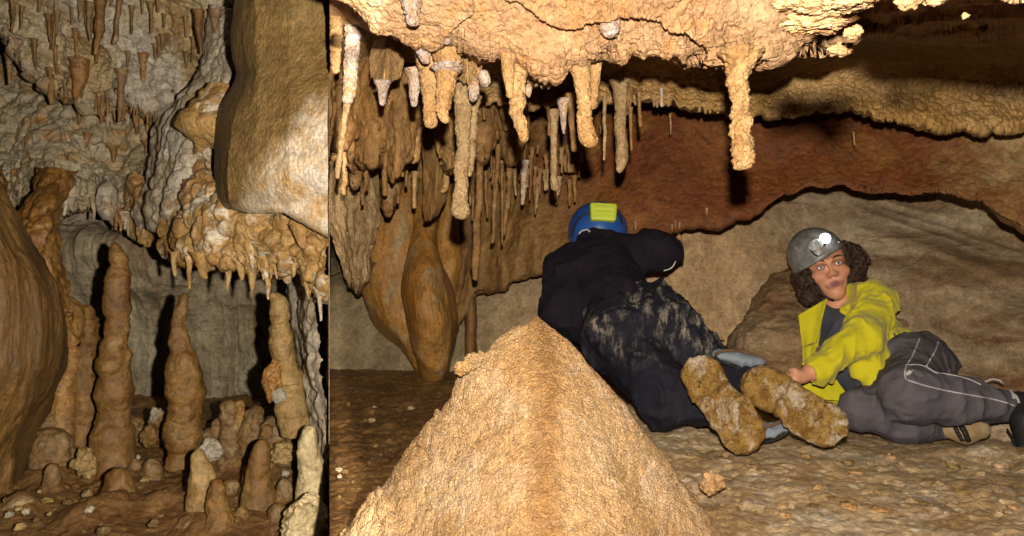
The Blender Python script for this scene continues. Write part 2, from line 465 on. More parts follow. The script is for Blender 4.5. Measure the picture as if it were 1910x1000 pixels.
M['fin'] = rock('added_partition_rock', (0.3, 0.2, 0.1), (0.38, 0.28, 0.16), None, 2, 70, 0.003, 0.8, 0.2)

# ------------------------------------------------------------------ dripstone
def drip(name, pts, mat, label, cat=None, group=None, knob=(0.12, 0.5), wob=0.05, seed=None, tip='round', root=None, collect=None, ridge=0.0, parent=None, keep=False):
    """pts: (X, Y, depth, width) from the rooted end to the free end; width in photo pixels"""
    seed = rng.randrange(9999) if seed is None else seed
    p = np.array(pts, float)
    seglen = np.r_[0, np.cumsum(np.hypot(np.diff(p[:, 0]), np.diff(p[:, 1])))]
    L = seglen[-1]
    nr = int(np.clip(L/1.9, 10, 150)); wm = p[:, 3].max()
    ns = int(np.clip(wm*1.3, 10, 64))
    t = np.linspace(0, L, nr)
    q = np.stack([np.interp(t, seglen, p[:, k]) for k in range(4)], -1)
    k = max(1, nr//18); ker = np.ones(2*k+1)/(2*k+1)
    for c in range(4):
        e = np.r_[2*q[0, c]-q[1:k+1, c][::-1], q[:, c], 2*q[-1, c]-q[-k-1:-1, c][::-1]]
        q[:, c] = np.convolve(e, ker, 'valid')
    C = PA(q[:, :3])
    r = np.maximum(q[:, 3], 0.6)/2*q[:, 2]/F
    rest = (L-t)/(max(q[-1, 3], 1.0)*0.6)
    cap = np.sqrt(np.clip(1-(1-np.clip(rest, 0, 1))**2, 0, 1))
    r = r*np.maximum(cap, 0.03)
    if p[-1, 1] > p[0, 1]: r = r*(1+0.8*np.exp(-t/(0.9*wm)))          # flares where it grows out of the roof
    a = np.linspace(0, 2*np.pi, ns, endpoint=False)
    # centre line wobble
    wv = np.stack([fbm(np.stack([t/40.0, t*0+seed+s, t*0], -1), 1, 3, seed % 97) for s in (0.3, 7.7)], -1)
    C[:, 0] += wob*2*r.max()*wv[:, 0]*min(1, 1)*np.clip(t/L*3, 0, 1); C[:, 1] += wob*2*r.max()*wv[:, 1]*np.clip(t/L*3, 0, 1)
    G = np.stack([C[:, None, 0]+r[:, None]*np.cos(a), C[:, None, 1]+r[:, None]*np.sin(a), np.repeat(C[:, 2:3], ns, 1)], -1)
    D = np.stack([np.cos(a), np.sin(a), a*0], -1)[None]
    rb = q[:, 3].mean()/2*q[:, 2].mean()/F
    sh = seed*3.17 % 50
    disp = 0.20*fbm((G+sh)/(rb*2.6), 1, 4, seed % 89)
    if knob[0]:
        sz = max(knob[1]*rb, 0.004)
        gate = np.clip(0.7+0.9*fbm((G+sh)/(rb*4), 1, 2, 5), 0.1, 1.4)
        disp = disp+knob[0]*2.2*(knobs(G+sh, 1/(sz*1.35), seed % 83)-0.35)*gate
        disp = disp+knob[0]*1.3*(knobs(G+sh+3, 1/(sz*0.7), seed % 73)-0.35)
        disp = disp+knob[0]*0.8*fbm((G+sh)/(sz*.6), 1, 2, 7)
    disp = disp+0.04*fbm((G+sh)/(rb*0.55), 1, 3, seed % 61)
    if ridge:
        bd2 = ridged(np.stack([G[..., 2]/(rb*1.1)+sh+0.5*fbm((G+sh)/(rb*1.5), 1, 2, 8), G[..., 0]*0, G[..., 0]*0], -1), 1, 2, seed % 57)
        disp = disp-ridge*0.6*np.clip(bd2-0.35, 0, 1)
        rr = fbm(np.stack([G[..., 2]/(rb*1.5)+sh, G[..., 0]*0+0.3*np.cos(a), G[..., 0]*0], -1), 1, 3, seed % 67)
        disp = disp+ridge*rr
    G = G+D*(disp*np.minimum(r*1.6, rb*1.1)[:, None])[..., None]
    G[..., 2] += (0.10*rb*fbm((G+sh)/(rb*0.8), 1, 2, 3))
    X = 955+F*G[..., 0]/G[..., 1]
    if not keep:
        if p[:, 0].max() < XL: G[..., 0] = np.where(X > XL, (XL-955)/F*G[..., 1], G[..., 0])
        elif p[:, 0].min() > XR: G[..., 0] = np.where(X < XR, (XR-955)/F*G[..., 1], G[..., 0])
    base = C[0].copy()
    V = np.concatenate([G.reshape(-1, 3), [C[0]], [C[-1]]])
    fq = [tuple(f) for f in grid_faces(nr, ns, True)]
    # orientation outward
    down = C[-1, 2] < C[0, 2]
    if not down: fq = [f[::-1] for f in fq]
    n0 = nr*ns
    for j in range(ns):
        fq.append((n0, j, (j+1) % ns) if not down else (n0, (j+1) % ns, j))
        b = (nr-1)*ns
        fq.append((n0+1, b+(j+1) % ns, b+j) if not down else (n0+1, b+j, b+(j+1) % ns))
    fq = [f[::-1] for f in fq]
    if collect is not None:
        collect.append((V, fq, mat)); return None
    o = mesh_obj(name, V, fq, M[mat] if isinstance(mat, str) else mat, parent, None if parent else base)
    return tag(o, label, cat, group)

REST = []
def stalactite(pts, mat, label, group=None, **k):
    return drip('stalactite', pts, mat, label, 'stalactite', group, **k)

def stalagmite(pts, mat, label, group=None, **k):
    return drip('stalagmite', pts, mat, label, 'stalagmite', group, **k)

def lump(name, X, Y, d, w, h, mat, label, cat, group=None, seed=0, rough=0.18, size=None, dep=1.0, res=None, parent=None):
    """an irregular rounded stone, w x h photo pixels"""
    c = P(X, Y, d); a = w/2*d/F; b = h/2*d/F
    n1 = int(np.clip(max(w, h)*0.9, 14, 90)); n2 = int(n1*1.6)
    th = np.linspace(0.02, np.pi-0.02, n1)[:, None]; ph = np.linspace(0, 2*np.pi, n2, endpoint=False)[None]
    D = np.stack([np.sin(th)*np.cos(ph), np.sin(th)*np.sin(ph), np.cos(th)+0*ph], -1)
    m = max(a, b)
    f = 1+rough*2.0*fbm(D+seed*3.7, 1.5, 5, seed % 50)+rough*0.9*(knobs(D+seed, 3.2 if size is None else size, seed % 40)-0.4)+rough*0.6*(knobs(D+seed, 8, seed % 30)-0.4)+rough*.5*ridged(D+seed, 2.2, 4, seed % 20)
    G = c+D*f[..., None]*np.array([a, a*dep, b])
    if X < XL: 
        Xp = 955+F*G[..., 0]/G[..., 1]; G[..., 0] = np.where(Xp > XL, (XL-955)/F*G[..., 1], G[..., 0])
    V = np.concatenate([G.reshape(-1, 3), [G[0].mean(0)], [G[-1].mean(0)]])
    fq = [tuple(q[::-1]) for q in grid_faces(n1, n2, True)]
    n0 = n1*n2
    fq = [q[::-1] for q in fq]
    for j in range(n2):
        fq.append((n0, j, (j+1) % n2)[::-1]); fq.append((n0+1, (n1-1)*n2+(j+1) % n2, (n1-1)*n2+j)[::-1])
    fq = [q[::-1] for q in fq]
    base = c-np.array([0, 0, b])
    o = mesh_obj(name, V, fq, M[mat] if isinstance(mat, str) else mat, parent, None if parent else base)
    return tag(o, label, cat, group)

def struct(o):
    o['kind'] = 'structure'; return o

# ================================================================== RIGHT CHAMBER: rock
def saw(v):
    return v-np.floor(v)

def d_near(G, s, X, Y):
    big = 0.03*fbm(G, 3.2, 3, 3)
    pop = 0.009*(knobs(G, 62, 11)-0.3)+0.0085*(knobs(G, 105, 12)-0.3)+0.003*(knobs(G, 200, 13)-0.3)
    gate = np.clip(0.55+1.5*fbm(G, 5, 3, 21), 0.08, 1.15)*np.clip((X-760)/250, 0.35, 1)
    wv = 0.9*fbm(G, 4.5, 4, 8)
    led = (0.02+0.03*np.clip((X-900)/200, 0, 1))*(saw(-(G[..., 2]*9+G[..., 0]*1.3+wv*1.4))-0.5)
    wgt = np.clip(s-0.8, 0, 1)*np.clip(4.7-s, 0, 1)
    far = np.clip(s-6.5, 0, 1)
    d = big*np.clip(0.3+wgt, 0, 1)+wgt*(pop*gate+led)
    d = d+far*(0.02*fbm(G, 5, 4, 31)+0.006*(knobs(G, 70, 32)-0.3)+0.008*ridged(G*np.array([1, 1, 3.0]), 6, 3, 33))
    mid = np.clip(s-4.2, 0, 1)*np.clip(7.5-s, 0, 1)
    d = d*np.where(s < 6, 1-0.7*np.clip((X-1570)/60, 0, 1), 1)
    return d+mid*(0.03*fbm(G, 6, 4, 35)+0.006*knobs(G, 60, 36))

lipA = [(XR, -25), (650, 8), (690, 55), (760, 95), (800, 100), (850, 92), (890, 128), (940, 112), (985, 150), (1030, 158), (1062, 122), (1130, 110),
        (1230, 106), (1262, 128), (1300, 114), (1370, 110), (1400, 104), (1460, 96), (1500, 88), (1530, 60)]
xs = np.array([XR, 650, 690, 760, 800, 850, 890, 940, 985, 1030, 1062, 1130, 1230, 1262, 1300, 1370, 1400, 1460, 1500, 1560, 1640, 1760, 1910, 2080, 2400])
lipAy = np.interp(xs, [a for a, b in lipA], [b for a, b in lipA])
w = np.clip((xs-1490)/130, 0, 1)          # 0: popcorn ceiling, 1: low dark ceiling on the right
def row(yA, dA, yN, dN): return [(x, ya*(1-k)+yn*k, da*(1-k)+dn*k) for x, ya, da, yn, dn, k in
                                 zip(xs, np.broadcast_to(yA, xs.shape), np.broadcast_to(dA, xs.shape), np.broadcast_to(yN, xs.shape), np.broadcast_to(dN, xs.shape), w)]
lipBy = np.interp(xs, [XR, 800, 900, 1000, 1120, 1200, 1260, 1300, 1440, 1530, 1580, 1620, 1700, 1780, 1860, 1910, 2080],
                  [150, 195, 190, 200, 186, 190, 196, 205, 212, 206, 196, 214, 235, 241, 231, 238, 240])
loft('cave_ceiling', [
    row(-1700, 0.33, -900, 0.22), row(-420, 0.78, -72, 0.50), row(-90, 1.04, -42, 0.62), row(lipAy*0.42, 1.13, 12, 0.95),
    row(lipAy, 1.2, 62, 1.35), row(lipAy-14, 1.4, 78, 1.55), row(72, 1.72, 88, 1.75), row(118, 2.0, 118, 1.97),
    row(lipBy-40, 2.06, lipBy-62, 2.04), row(lipBy, 2.02, lipBy, 2.0), row(lipBy-7, 2.3, lipBy-7, 2.3), row(lipBy-60, 3.0, lipBy-60, 3.0)],
    1450, [10, 30, 70, 110, 24, 14, 16, 40, 60, 14, 8], d_near, M['popcorn'], jag={9: (0, 14, 0.09, 4), 4: (0, 16, 0.05, 6), 1: (0, 16, 0.02, 9)}, kind='structure')

# red-brown roof that slopes down behind the ledge
def d_red(G, s, X, Y):
    lw = np.clip((1080-X)/140, 0, 1)              # the dripstone wall on the left
    d = 0.045*fbm(G, 1.6, 4, 41)+0.010*fbm(G, 7, 4, 42)+0.0035*(knobs(G, 60, 43)-0.3)
    st = 0.030*ridged(G*np.array([1, 1, 0.14]), 8, 3, 44)+0.02*fbm(G, 5, 4, 45)
    rt = np.clip((X-1790)/120, 0, 1)
    return d+lw*st+rt*(0.03*fbm(G, 4, 4, 46)+0.02*ridged(G*np.array([1, 1, 0.3]), 6, 3, 47))

lipCx = np.array([XR, 660, 720, 800, 850, 885, 930, 965, 1010, 1100, 1240, 1270, 1310, 1330, 1380, 1440, 1500, 1550, 1620, 1700, 1760, 1800, 1850, 1880, 1910, 2080, 2400])
lipCy = np.array([440, 470, 600, 640, 600, 545, 545, 512, 505, 470, 433, 425, 421, 430, 405, 380, 351, 345, 356, 366, 358, 374, 390, 412, 425, 520, 560])
lipCd = np.interp(lipCx, [XR, 850, 1000, 1240, 1600, 1910, 2080], [2.98, 2.95, 2.78, 2.6, 2.5, 2.2, 2.05])
def rc(y, dd): return [(x, yy, d0) for x, yy, d0 in zip(lipCx, np.broadcast_to(y, lipCx.shape), lipCd+dd)]
loft('cave_wall', [rc(110, 0.25), rc(np.minimum(210, lipCy-60), 0.14), rc(lipCy*0.55+200*0.45, 0.07), rc(lipCy, 0.0), rc(lipCy-7, 0.16), rc(lipCy-25, 0.4), rc(lipCy-60, 0.8)],
     740, [24, 40, 70, 12, 10, 8], d_red, M['red'], jag={3: (0, 9, 0.035, 14), 4: (0, 8, 0.035, 14)}, kind='structure')

# grey back wall under the roof
def d_wall(G, s, X, Y):
    sl = np.clip((X-1540)/120, 0, 1)
    a = 0.13*fbm(G, 1.7, 2, 51)+0.016*ridged(G, 2.0, 3, 52)+0.004*fbm(G, 12, 4, 53)
    # bedding that dips to the right on the slope behind the woman
    q = np.stack([G[..., 0]*0.35+G[..., 2]*0.9, G[..., 1]*0.3, (G[..., 2]*0.9-0.0+G[..., 0]*0.62)*2.2], -1)
    b = 0.12*fbm(G, 1.7, 2, 51)+0.06*fbm(q, 2.0, 2, 54)+0.012*ridged(q, 3.1, 2, 56)+0.008*fbm(q, 9, 4, 55)
    return a*(1-sl)+b*sl
wx = [XR, 700, 900, 1100, 1250, 1400, 1560, 1700, 1820, 1910, 2080, 2400]
def rw(y, d): d = list(d)+[d[-1]-0.1]; return [(x, yy, dd) for x, yy, dd in zip(wx, np.broadcast_to(y, len(wx)), d)]
loft('cave_wall', [rw(250, [3.9]*11), rw(330, [3.85, 3.8, 3.7, 3.5, 3.4, 3.35, 3.4, 3.3, 3.1, 3.0, 2.7]),
                   rw(440, [3.5, 3.5, 3.4, 3.2, 3.1, 3.1, 3.2, 3.1, 2.95, 2.8, 2.5]),
                   rw(540, [3.25, 3.25, 3.15, 3.0, 3.0, 3.05, 3.1, 2.95, 2.75, 2.6, 2.3]),
                   rw(640, [3.15, 3.1, 3.05, 2.95, 2.95, 3.0, 3.0, 2.8, 2.6, 2.45, 2.2]),
                   rw(720, [3.1, 3.05, 3.0, 2.9, 2.9, 2.9, 2.85, 2.7, 2.5, 2.4, 2.1]),
                   rw(840, [3.0, 3.0, 3.0, 2.9, 2.9, 2.9, 2.8, 2.65, 2.45, 2.35, 2.05])],
     660, [16, 40, 46, 46, 36, 20], d_wall, M['wall'], kind='structure')

# floor of the right chamber
def floor_z(x, y):
    p = np.stack([x, y, x*0], -1)
    return 0.035+0.02*fbm(p, 1.3, 3, 61)+0.010*fbm(p, 6, 4, 62)+np.clip(y-2.4, 0, 2)*0.03-0.11*np.clip((x-0.72)/0.3, 0, 1)*np.clip((y-1.85)/0.4, 0, 1)+0.05*np.clip(1.35-y, 0, 0.5)*np.clip(x-0.2, 0, 1)
def make_floor():
    Xs = np.linspace(XR, 2450, 620); ds = np.concatenate([np.linspace(-0.5, 0.85, 20), np.geomspace(0.87, 3.7, 300)])
    xx = np.where(ds[:, None] > 0.4, ds[:, None]*(Xs-955)/F, 0.4*(Xs-955)/F)
    yy = np.repeat(ds[:, None], len(Xs), 1)
    z = floor_z(xx, yy)
    G = np.stack([xx, yy, z], -1)
    z = z+0.010*(knobs(G, 22, 64)-0.3)*np.clip(0.4+fbm(G, 4, 2, 65), 0, 1)+0.006*(knobs(G, 50, 66)-0.3)+0.008*fbm(G, 11, 4, 67)-0.012*np.clip(knobs(G, 9, 69)-0.55, 0, 1)
    G[..., 2] = z
    edge = G[:, :1].copy(); edge[..., 2] = -0.55; G = np.concatenate([edge, G], 1)     # the step down into the other chamber
    fq = grid_faces(*G.shape[:2])
    mats = [M['floor'], M['floor_dark']]
    cx = G.reshape(-1, 3)[fq].mean(1)
    # damp brown mud lies left of the big stalagmite
    px = 955+F*cx[:, 0]/np.maximum(cx[:, 1], 0.4)
    dark = (px+90*fbm(cx, 5, 3, 68) < 1010).astype(int)
    o = mesh_obj('cave_floor', G.reshape(-1, 3), fq, None, mats=mats, fmat=dark); o['kind'] = 'structure'
make_floor()

# added rock blade between the chambers, edge-on, to block view and light leaks
def make_partition():
    ys = np.linspace(1.95, 5.2, 60); zs = np.linspace(-1.0, 2.6, 60)
    Y, Z = np.meshgrid(ys, zs, indexing='ij')
    L = np.stack([Y*(XL-0.2-955)/F, Y, Z], -1); R = np.stack([Y*(XR+0.2-955)/F, Y, Z], -1)
    V = np.concatenate([L.reshape(-1, 3), R.reshape(-1, 3)])
    n = 60*60; fq = [tuple(f) for f in grid_faces(60, 60)]
    fq = fq+[tuple(i+n for i in f[::-1]) for f in fq]
    a = np.arange(n).reshape(60, 60)
    for e in (a[0], a[-1], a[:, 0], a[:, -1]):
        for i, j in zip(e[:-1], e[1:]): fq.append((i, j, j+n, i+n))
    struct(mesh_obj('cave_wall', V, fq, M['fin']))
make_partition()

# ================================================================== RIGHT CHAMBER: dripstone and rocks
def d_flow(G, s, X, Y):
    return 0.02*fbm(G, 4, 4, 71)+0.006*fbm(G, 14, 4, 72)
def formation(name, rows, nu, seg, disp, mat, label, cat, jag=None, group=None):
    r = np.array(rows[-2]); b = PA(r).mean(0)
    o = loft(name, rows, nu, seg, disp, M[mat], jag, origin=b)
    return tag(o, label, cat, group)

# the fat orange flowstone at the foot of the back wall
def bulge_rows(rows, back=0.28):
    """each (Y, X0, X1, d, bulge): a rounded body between X0 and X1"""
    out = []
    for (Y, x0, x1, d, bl) in rows:
        u = np.linspace(-1, 1, 17)
        out.append([((x0+x1)/2+(x1-x0)/2*np.sin(k*np.pi/2*0.999), Y, d+back*(1-math.cos(k*np.pi/2)) if False else d+bl*(1-math.sqrt(max(0, 1-k*k)))) for k in u])
    return out
def d_flute(G, s, X, Y):
    return 0.03*fbm(G, 3.0, 3, 71)+0.014*ridged(G*np.array([1, 1, 0.22]), 4.5, 3, 73)+0.004*fbm(G, 18, 4, 72)
formation('flowstone', bulge_rows([(300, 690, 775, 3.02, 0.12), (350, 684, 782, 2.97, 0.15), (400, 674, 790, 2.92, 0.18), (450, 664, 795, 2.88, 0.2), (500, 664, 800, 2.86, 0.22), (560, 680, 810, 2.84, 0.22), (610, 708, 818, 2.84, 0.22),
                                  (650, 750, 824, 2.86, 0.2), (705, 782, 826, 2.9, 0.16)]), 150, 26, d_flute, 'flow', 'long orange flowstone tongue flowing down the wall to the floor', 'flowstone')
formation('flowstone', bulge_rows([(330, 775, 812, 3.0, 0.1), (400, 768, 818, 2.9, 0.14), (450, 762, 820, 2.8, 0.18), (500, 752, 828, 2.70, 0.28), (550, 746, 842, 2.64, 0.34), (595, 752, 849, 2.63, 0.36),
                                  (640, 764, 844, 2.67, 0.34), (672, 776, 836, 2.74, 0.28), (712, 784, 830, 2.82, 0.24)]), 130, 30, d_flute, 'flow', 'bulbous orange flowstone with a grey patch swelling above the floor', 'flowstone')
formation('flowstone', bulge_rows([(340, 812, 862, 3.02, 0.16), (420, 806, 866, 2.96, 0.2), (480, 806, 864, 2.92, 0.2), (530, 815, 852, 2.92, 0.18), (560, 826, 842, 2.96, 0.12)]), 80, 22, d_flute, 'flow',
          'small rounded orange flowstone lobe beside the bulbous one', 'flowstone')
formation('rock_pillar', bulge_rows([(530, 868, 892, 2.95, 0.15), (565, 870, 888, 2.92, 0.12), (600, 869, 889, 2.92, 0.12), (650, 867, 890, 2.92, 0.12), (700, 866, 892, 2.92, 0.12)]), 40, 16, d_flow, 'red',
          'narrow dark brown rock rib dividing two pale wall panels', 'rock')

# ragged draperies at the upper left
def d_drape(G, s, X, Y):
    return 0.030*ridged(G*np.array([1, 1, 0.3]), 6, 4, 81)+0.02*fbm(G, 5, 4, 82)+0.006*(knobs(G, 45, 83)-0.3)
formation('drapery', [[(XR, 40, 2.1), (640, 40, 2.05), (720, 40, 2.0), (790, 60, 2.1)], [(XR, 130, 2.02), (650, 130, 1.98), (720, 130, 1.9), (800, 130, 2.02)],
                      [(XR, 215, 2.06), (660, 215, 2.0), (725, 215, 1.94), (795, 215, 2.06)], [(XR, 268, 2.14), (655, 300, 2.1), (685, 290, 2.06), (705, 305, 2.06), (735, 245, 2.08), (765, 220, 2.2)],
                      [(XR, 262, 2.4), (655, 290, 2.35), (685, 280, 2.3), (705, 295, 2.3), (735, 235, 2.35), (765, 215, 2.4)]], 150, [30, 30, 34, 8], d_drape, 'drape',
          'ragged orange drapery with torn lower edge at the left end of the chamber', 'drapery', jag={3: (0, 40, 0.12, 5), 4: (0, 36, 0.12, 5)})
formation('drapery', [[(XR, 260, 2.7), (650, 260, 2.62), (708, 260, 2.7)], [(XR, 360, 2.62), (655, 360, 2.55), (706, 360, 2.66)], [(617, 450, 2.64), (660, 460, 2.56), (702, 450, 2.66)],
                      [(648, 520, 2.66), (668, 545, 2.6), (692, 490, 2.7)], [(652, 515, 2.85), (668, 540, 2.8), (690, 485, 2.85)]], 90, [26, 26, 22, 6], d_drape, 'stal_grey',
          'pale ribbed rock curtain tapering to a point above the grey wall', 'drapery', jag={3: (0, 20, 0.12, 15)})
formation('drapery', [[(690, 70, 1.6), (720, 66, 1.5), (752, 72, 1.56)], [(683, 110, 1.55), (720, 108, 1.46), (758, 108, 1.54)], [(688, 148, 1.55), (715, 158, 1.48), (748, 150, 1.55)],
                      [(692, 144, 1.75), (715, 150, 1.7), (745, 146, 1.75)]], 70, [20, 20, 6], d_flow, 'stal_tan', 'squarish tan drapery block hanging under the ceiling', 'drapery', jag={2: (0, 8, 0.12, 25)})
formation('drapery', [[(785, 250, 2.3), (815, 250, 2.22), (842, 250, 2.3)], [(787, 320, 2.28), (815, 320, 2.2), (843, 315, 2.28)], [(788, 380, 2.3), (812, 380, 2.24), (836, 365, 2.3)],
                      [(789, 412, 2.32), (800, 418, 2.28), (822, 396, 2.32)], [(790, 408, 2.45), (800, 412, 2.42), (820, 392, 2.45)]], 60, [22, 20, 12, 5], d_flow, 'drape',
          'flat tan drapery panel with rounded lower edge', 'drapery', jag={3: (0, 6, 0.12, 35)})

# stalactites close to the lens
SA = stalactite
SA([(960, 60, 1.24, 46), (961, 110, 1.22, 38), (964, 150, 1.21, 34), (966, 200, 1.2, 24), (970, 240, 1.2, 18), (973, 266, 1.2, 12)], 'stal_tan', 'long tan stalactite with a knobbly tip, fused to a shorter one on its left', wob=0.15, knob=(0.10, .45))
SA([(946, 80, 1.19, 24), (948, 140, 1.18, 20), (952, 184, 1.18, 12)], 'stal_tan', 'short smooth tan stalactite fused to the left side of a longer one', knob=(0.04, .5))
SA([(1078, 116, 1.2, 24), (1086, 150, 1.2, 24), (1088, 200, 1.2, 22), (1092, 235, 1.2, 26), (1099, 262, 1.2, 34), (1101, 276, 1.2, 26)], 'stal_tan', 'thick tan stalactite bending right to a blunt clubbed end', wob=0.1, knob=(0.12, .4))
SA([(1110, 100, 1.28, 22), (1108, 150, 1.28, 18), (1106, 205, 1.28, 17)], 'stal_tan', 'shorter tan stalactite close behind the clubbed one', knob=(0.06, .5))
SA([(1380, 96, 1.1, 44), (1382, 112, 1.1, 32), (1378, 150, 1.1, 26), (1380, 200, 1.1, 26), (1378, 236, 1.1, 34), (1380, 262, 1.1, 30), (1383, 290, 1.1, 35), (1385, 318, 1.1, 24)], 'stal_tan',
   'long knobbly tan stalactite hanging alone in front of the red roof', knob=(0.24, .62), wob=0.1, seed=33)
st_ = SA([(834, 78, 1.24, 36), (836, 130, 1.24, 34), (830, 170, 1.23, 32), (828, 205, 1.23, 24), (829, 231, 1.23, 16)], 'stal_tan', 'stout tan stalactite with a frilled white collar', knob=(0.14, .5), wob=0.1)
lump('calcite_collar', 836, 128, 1.235, 50, 16, 'stal_white', 'frilly white calcite collar', None, parent=st_, seed=3, rough=.25, size=6)
SA([(800, 90, 1.3, 34), (801, 140, 1.3, 28), (803, 190, 1.3, 24), (804, 240, 1.3, 24)], 'stal_tan', 'rough tan stalactite left of the stout white-collared one', knob=(0.14, .4))
SA([(790, 84, 1.22, 22), (792, 120, 1.22, 12)], 'stal_white', 'stubby white stalactite at the torn edge of the ceiling', knob=(0.2, .6))
SA([(864, 160, 1.4, 24), (863, 250, 1.4, 23), (859, 340, 1.4, 22), (857, 378, 1.4, 26), (859, 400, 1.4, 36), (860, 410, 1.4, 26)], 'stal_grey', 'very long straight stalactite ending in a coral-like cluster', knob=(0.13, .3), wob=0.1)
SA([(883, 180, 1.42, 16), (881, 250, 1.42, 15), (879, 300, 1.42, 12), (877, 330, 1.42, 5)], 'stal_grey', 'thin rough stalactite beside the very long straight one', knob=(0.2, .45), wob=0.2)
SA([(660, 50, 1.62, 18), (656, 110, 1.6, 23), (652, 160, 1.6, 22), (648, 195, 1.6, 19)], 'stal_white', 'white-coated stalactite swelling at the lower end near the left edge', knob=(0.14, .5), wob=0.1)
SA([(648, 188, 1.63, 10), (642, 240, 1.63, 11), (634, 300, 1.63, 10), (629, 334, 1.63, 8)], 'stal_grey', 'slender leaning stalactite growing on below the white-coated one', knob=(0.08, .5), wob=0.2)
SA([(628, -40, 1.6, 25), (627, 40, 1.6, 24), (625, 100, 1.6, 19), (624, 138, 1.6, 14)], 'stal_tan', 'ringed tan stalactite at the very left edge of the chamber', knob=(0.1, .5), ridge=.3)
SA([(714, 152, 1.48, 18), (713, 178, 1.48, 13), (712, 198, 1.48, 9)], 'stal_white', 'small white-tipped stalactite under the squarish drapery block', knob=(0.1, .5))
SA([(775, 130, 1.36, 22), (773, 170, 1.36, 16), (772, 200, 1.36, 8)], 'stal_white', 'short white stalactite behind the rough tan one', knob=(0.16, .5))
SA([(767, -20, 1.08, 26), (767, 20, 1.08, 22), (770, 50, 1.08, 14)], 'stal_white', 'white knobbed stalactite at the top edge beside a tan ceiling bulge', knob=(0.24, .5))
SA([(1138, 34, 1.12, 20), (1137, 52, 1.12, 26), (1138, 71, 1.12, 16)], 'stal_white', 'stubby white-ringed stalactite in the middle of the popcorn ceiling', knob=(0.2, .5))
SA([(1024, 60, 1.16, 14), (1024, 90, 1.16, 18), (1025, 116, 1.16, 8)], 'stal_white', 'small pointed white and tan stalactite over the clubbed one', knob=(0.14, .5))
lump('calcite_nodule', 1022, 67, 1.15, 15, 13, 'stal_white', 'small round white calcite nodule above a small pointed stalactite', 'calcite nodule', seed=5)
lump('calcite_nodule', 1081, 84, 1.16, 15, 26, 'stal_white', 'oval white calcite nodule on bare tan ceiling', 'calcite nodule', seed=6)
lump('calcite_nodule', 833, 76, 1.17, 17, 12, 'stal_white', 'small white calcite nodule over the stout stalactite', 'calcite nodule', seed=7)
lump('calcite_nodule', 657, 74, 1.2, 22, 24, 'stal_white', 'white calcite nodule over the white-coated stalactite', 'calcite nodule', seed=8)
lump('calcite_nodule', 700, 3, 1.1, 26, 18, 'stal_white', 'white calcite nodule at the top edge above the drapery block', 'calcite nodule', seed=9)
lump('calcite_nodule', 884, 168, 1.3, 20, 38, 'stal_white', 'drop-shaped white calcite nodule under a torn tan flap', 'calcite nodule', seed=10)
lump('calcite_nodule', 904, 146, 1.3, 20, 28, 'stal_white', 'pale calcite nodule right of the torn tan flap', 'calcite nodule', seed=11)
lump('calcite_nodule', 986, 168, 1.3, 12, 24, 'stal_white', 'white calcite nodule peeping out right of the fused stalactites', 'calcite nodule', seed=12)
formation('drapery', [[(845, 96, 1.36), (870, 92, 1.32), (900, 100, 1.36)], [(848, 130, 1.35), (872, 130, 1.31), (898, 128, 1.35)], [(852, 152, 1.35), (872, 162, 1.32), (896, 152, 1.35)],
                      [(855, 148, 1.48), (872, 156, 1.46), (894, 148, 1.48)]], 50, [14, 14, 5], d_flow, 'stal_tan', 'small torn tan flap of rock between two stalactites', 'drapery', jag={2: (0, 8, .2, 45)})
formation('drapery', [[(975, 128, 1.34), (1000, 120, 1.3), (1040, 128, 1.34)], [(980, 146, 1.33), (1005, 146, 1.29), (1042, 146, 1.33)], [(985, 156, 1.34), (1008, 166, 1.3), (1036, 162, 1.34)],
                      [(988, 150, 1.5), (1008, 158, 1.46), (1034, 155, 1.5)]], 50, [12, 12, 5], d_flow, 'stal_grey', 'greyish scalloped flap between the fused and the clubbed stalactites', 'drapery', jag={2: (0, 9, .2, 55)})

# middle distance
SA([(1156, 150, 1.72, 21), (1157, 220, 1.7, 19), (1158, 270, 1.7, 20), (1159, 300, 1.7, 21), (1156, 323, 1.7, 7)], 'stal_grey', 'grey-tan stalactite with a frayed tip, above the man with blue helmet', knob=(0.12, .4), wob=0.1)
SA([(1034, 205, 1.75, 12), (1033, 290, 1.75, 11), (1033, 340, 1.75, 12), (1036, 357, 1.75, 18)], 'stal_grey', 'slender straight stalactite with a small clubbed foot', knob=(0.1, .4))
SA([(1027, 206, 1.78, 9), (1026, 255, 1.78, 8)], 'stal_brown', 'short brown stalactite pressed to the slender clubbed one', knob=(0.1, .5))
SA([(1064, 175, 1.72, 12), (1066, 230, 1.72, 10), (1071, 284, 1.72, 12)], 'stal_brown', 'brown stalactite leaning right behind the clubbed tan one', knob=(0.06, .5))
SA([(1050, 185, 1.7, 16), (1051, 210, 1.7, 12), (1052, 250, 1.7, 5)], 'stal_white', 'cream stalactite tapering to a white point', knob=(0.06, .5))
SA([(1128, 180, 1.7, 6), (1129, 228, 1.7, 6), (1126, 300, 1.7, 4)], 'stal_grey', 'thread-thin stalactite left of the frayed grey one', knob=(0.15, .8), wob=.3)
SA([(1176, 200, 1.75, 6), (1177, 250, 1.75, 6), (1178, 282, 1.75, 4)], 'stal_brown', 'thin brown stalactite right of the frayed grey one', knob=(0.1, .8))
SA([(1192, 165, 1.74, 7), (1193, 210, 1.74, 6), (1195, 238, 1.74, 7)], 'stal_brown', 'thin stalactite with a bent foot at the start of the rock ledge', knob=(0.1, .8))
SA([(1172, 165, 1.85, 14), (1171, 215, 1.85, 8)], 'stal_brown', 'short conical stalactite tucked behind the frayed grey one', knob=(0.06, .5))
SA([(1234, 165, 2.0, 4), (1234, 182, 2.0, 5), (1234, 200, 2.0, 8)], 'stal_white', 'tiny straw with a pale drop under the rock ledge', knob=(0.02, .5))
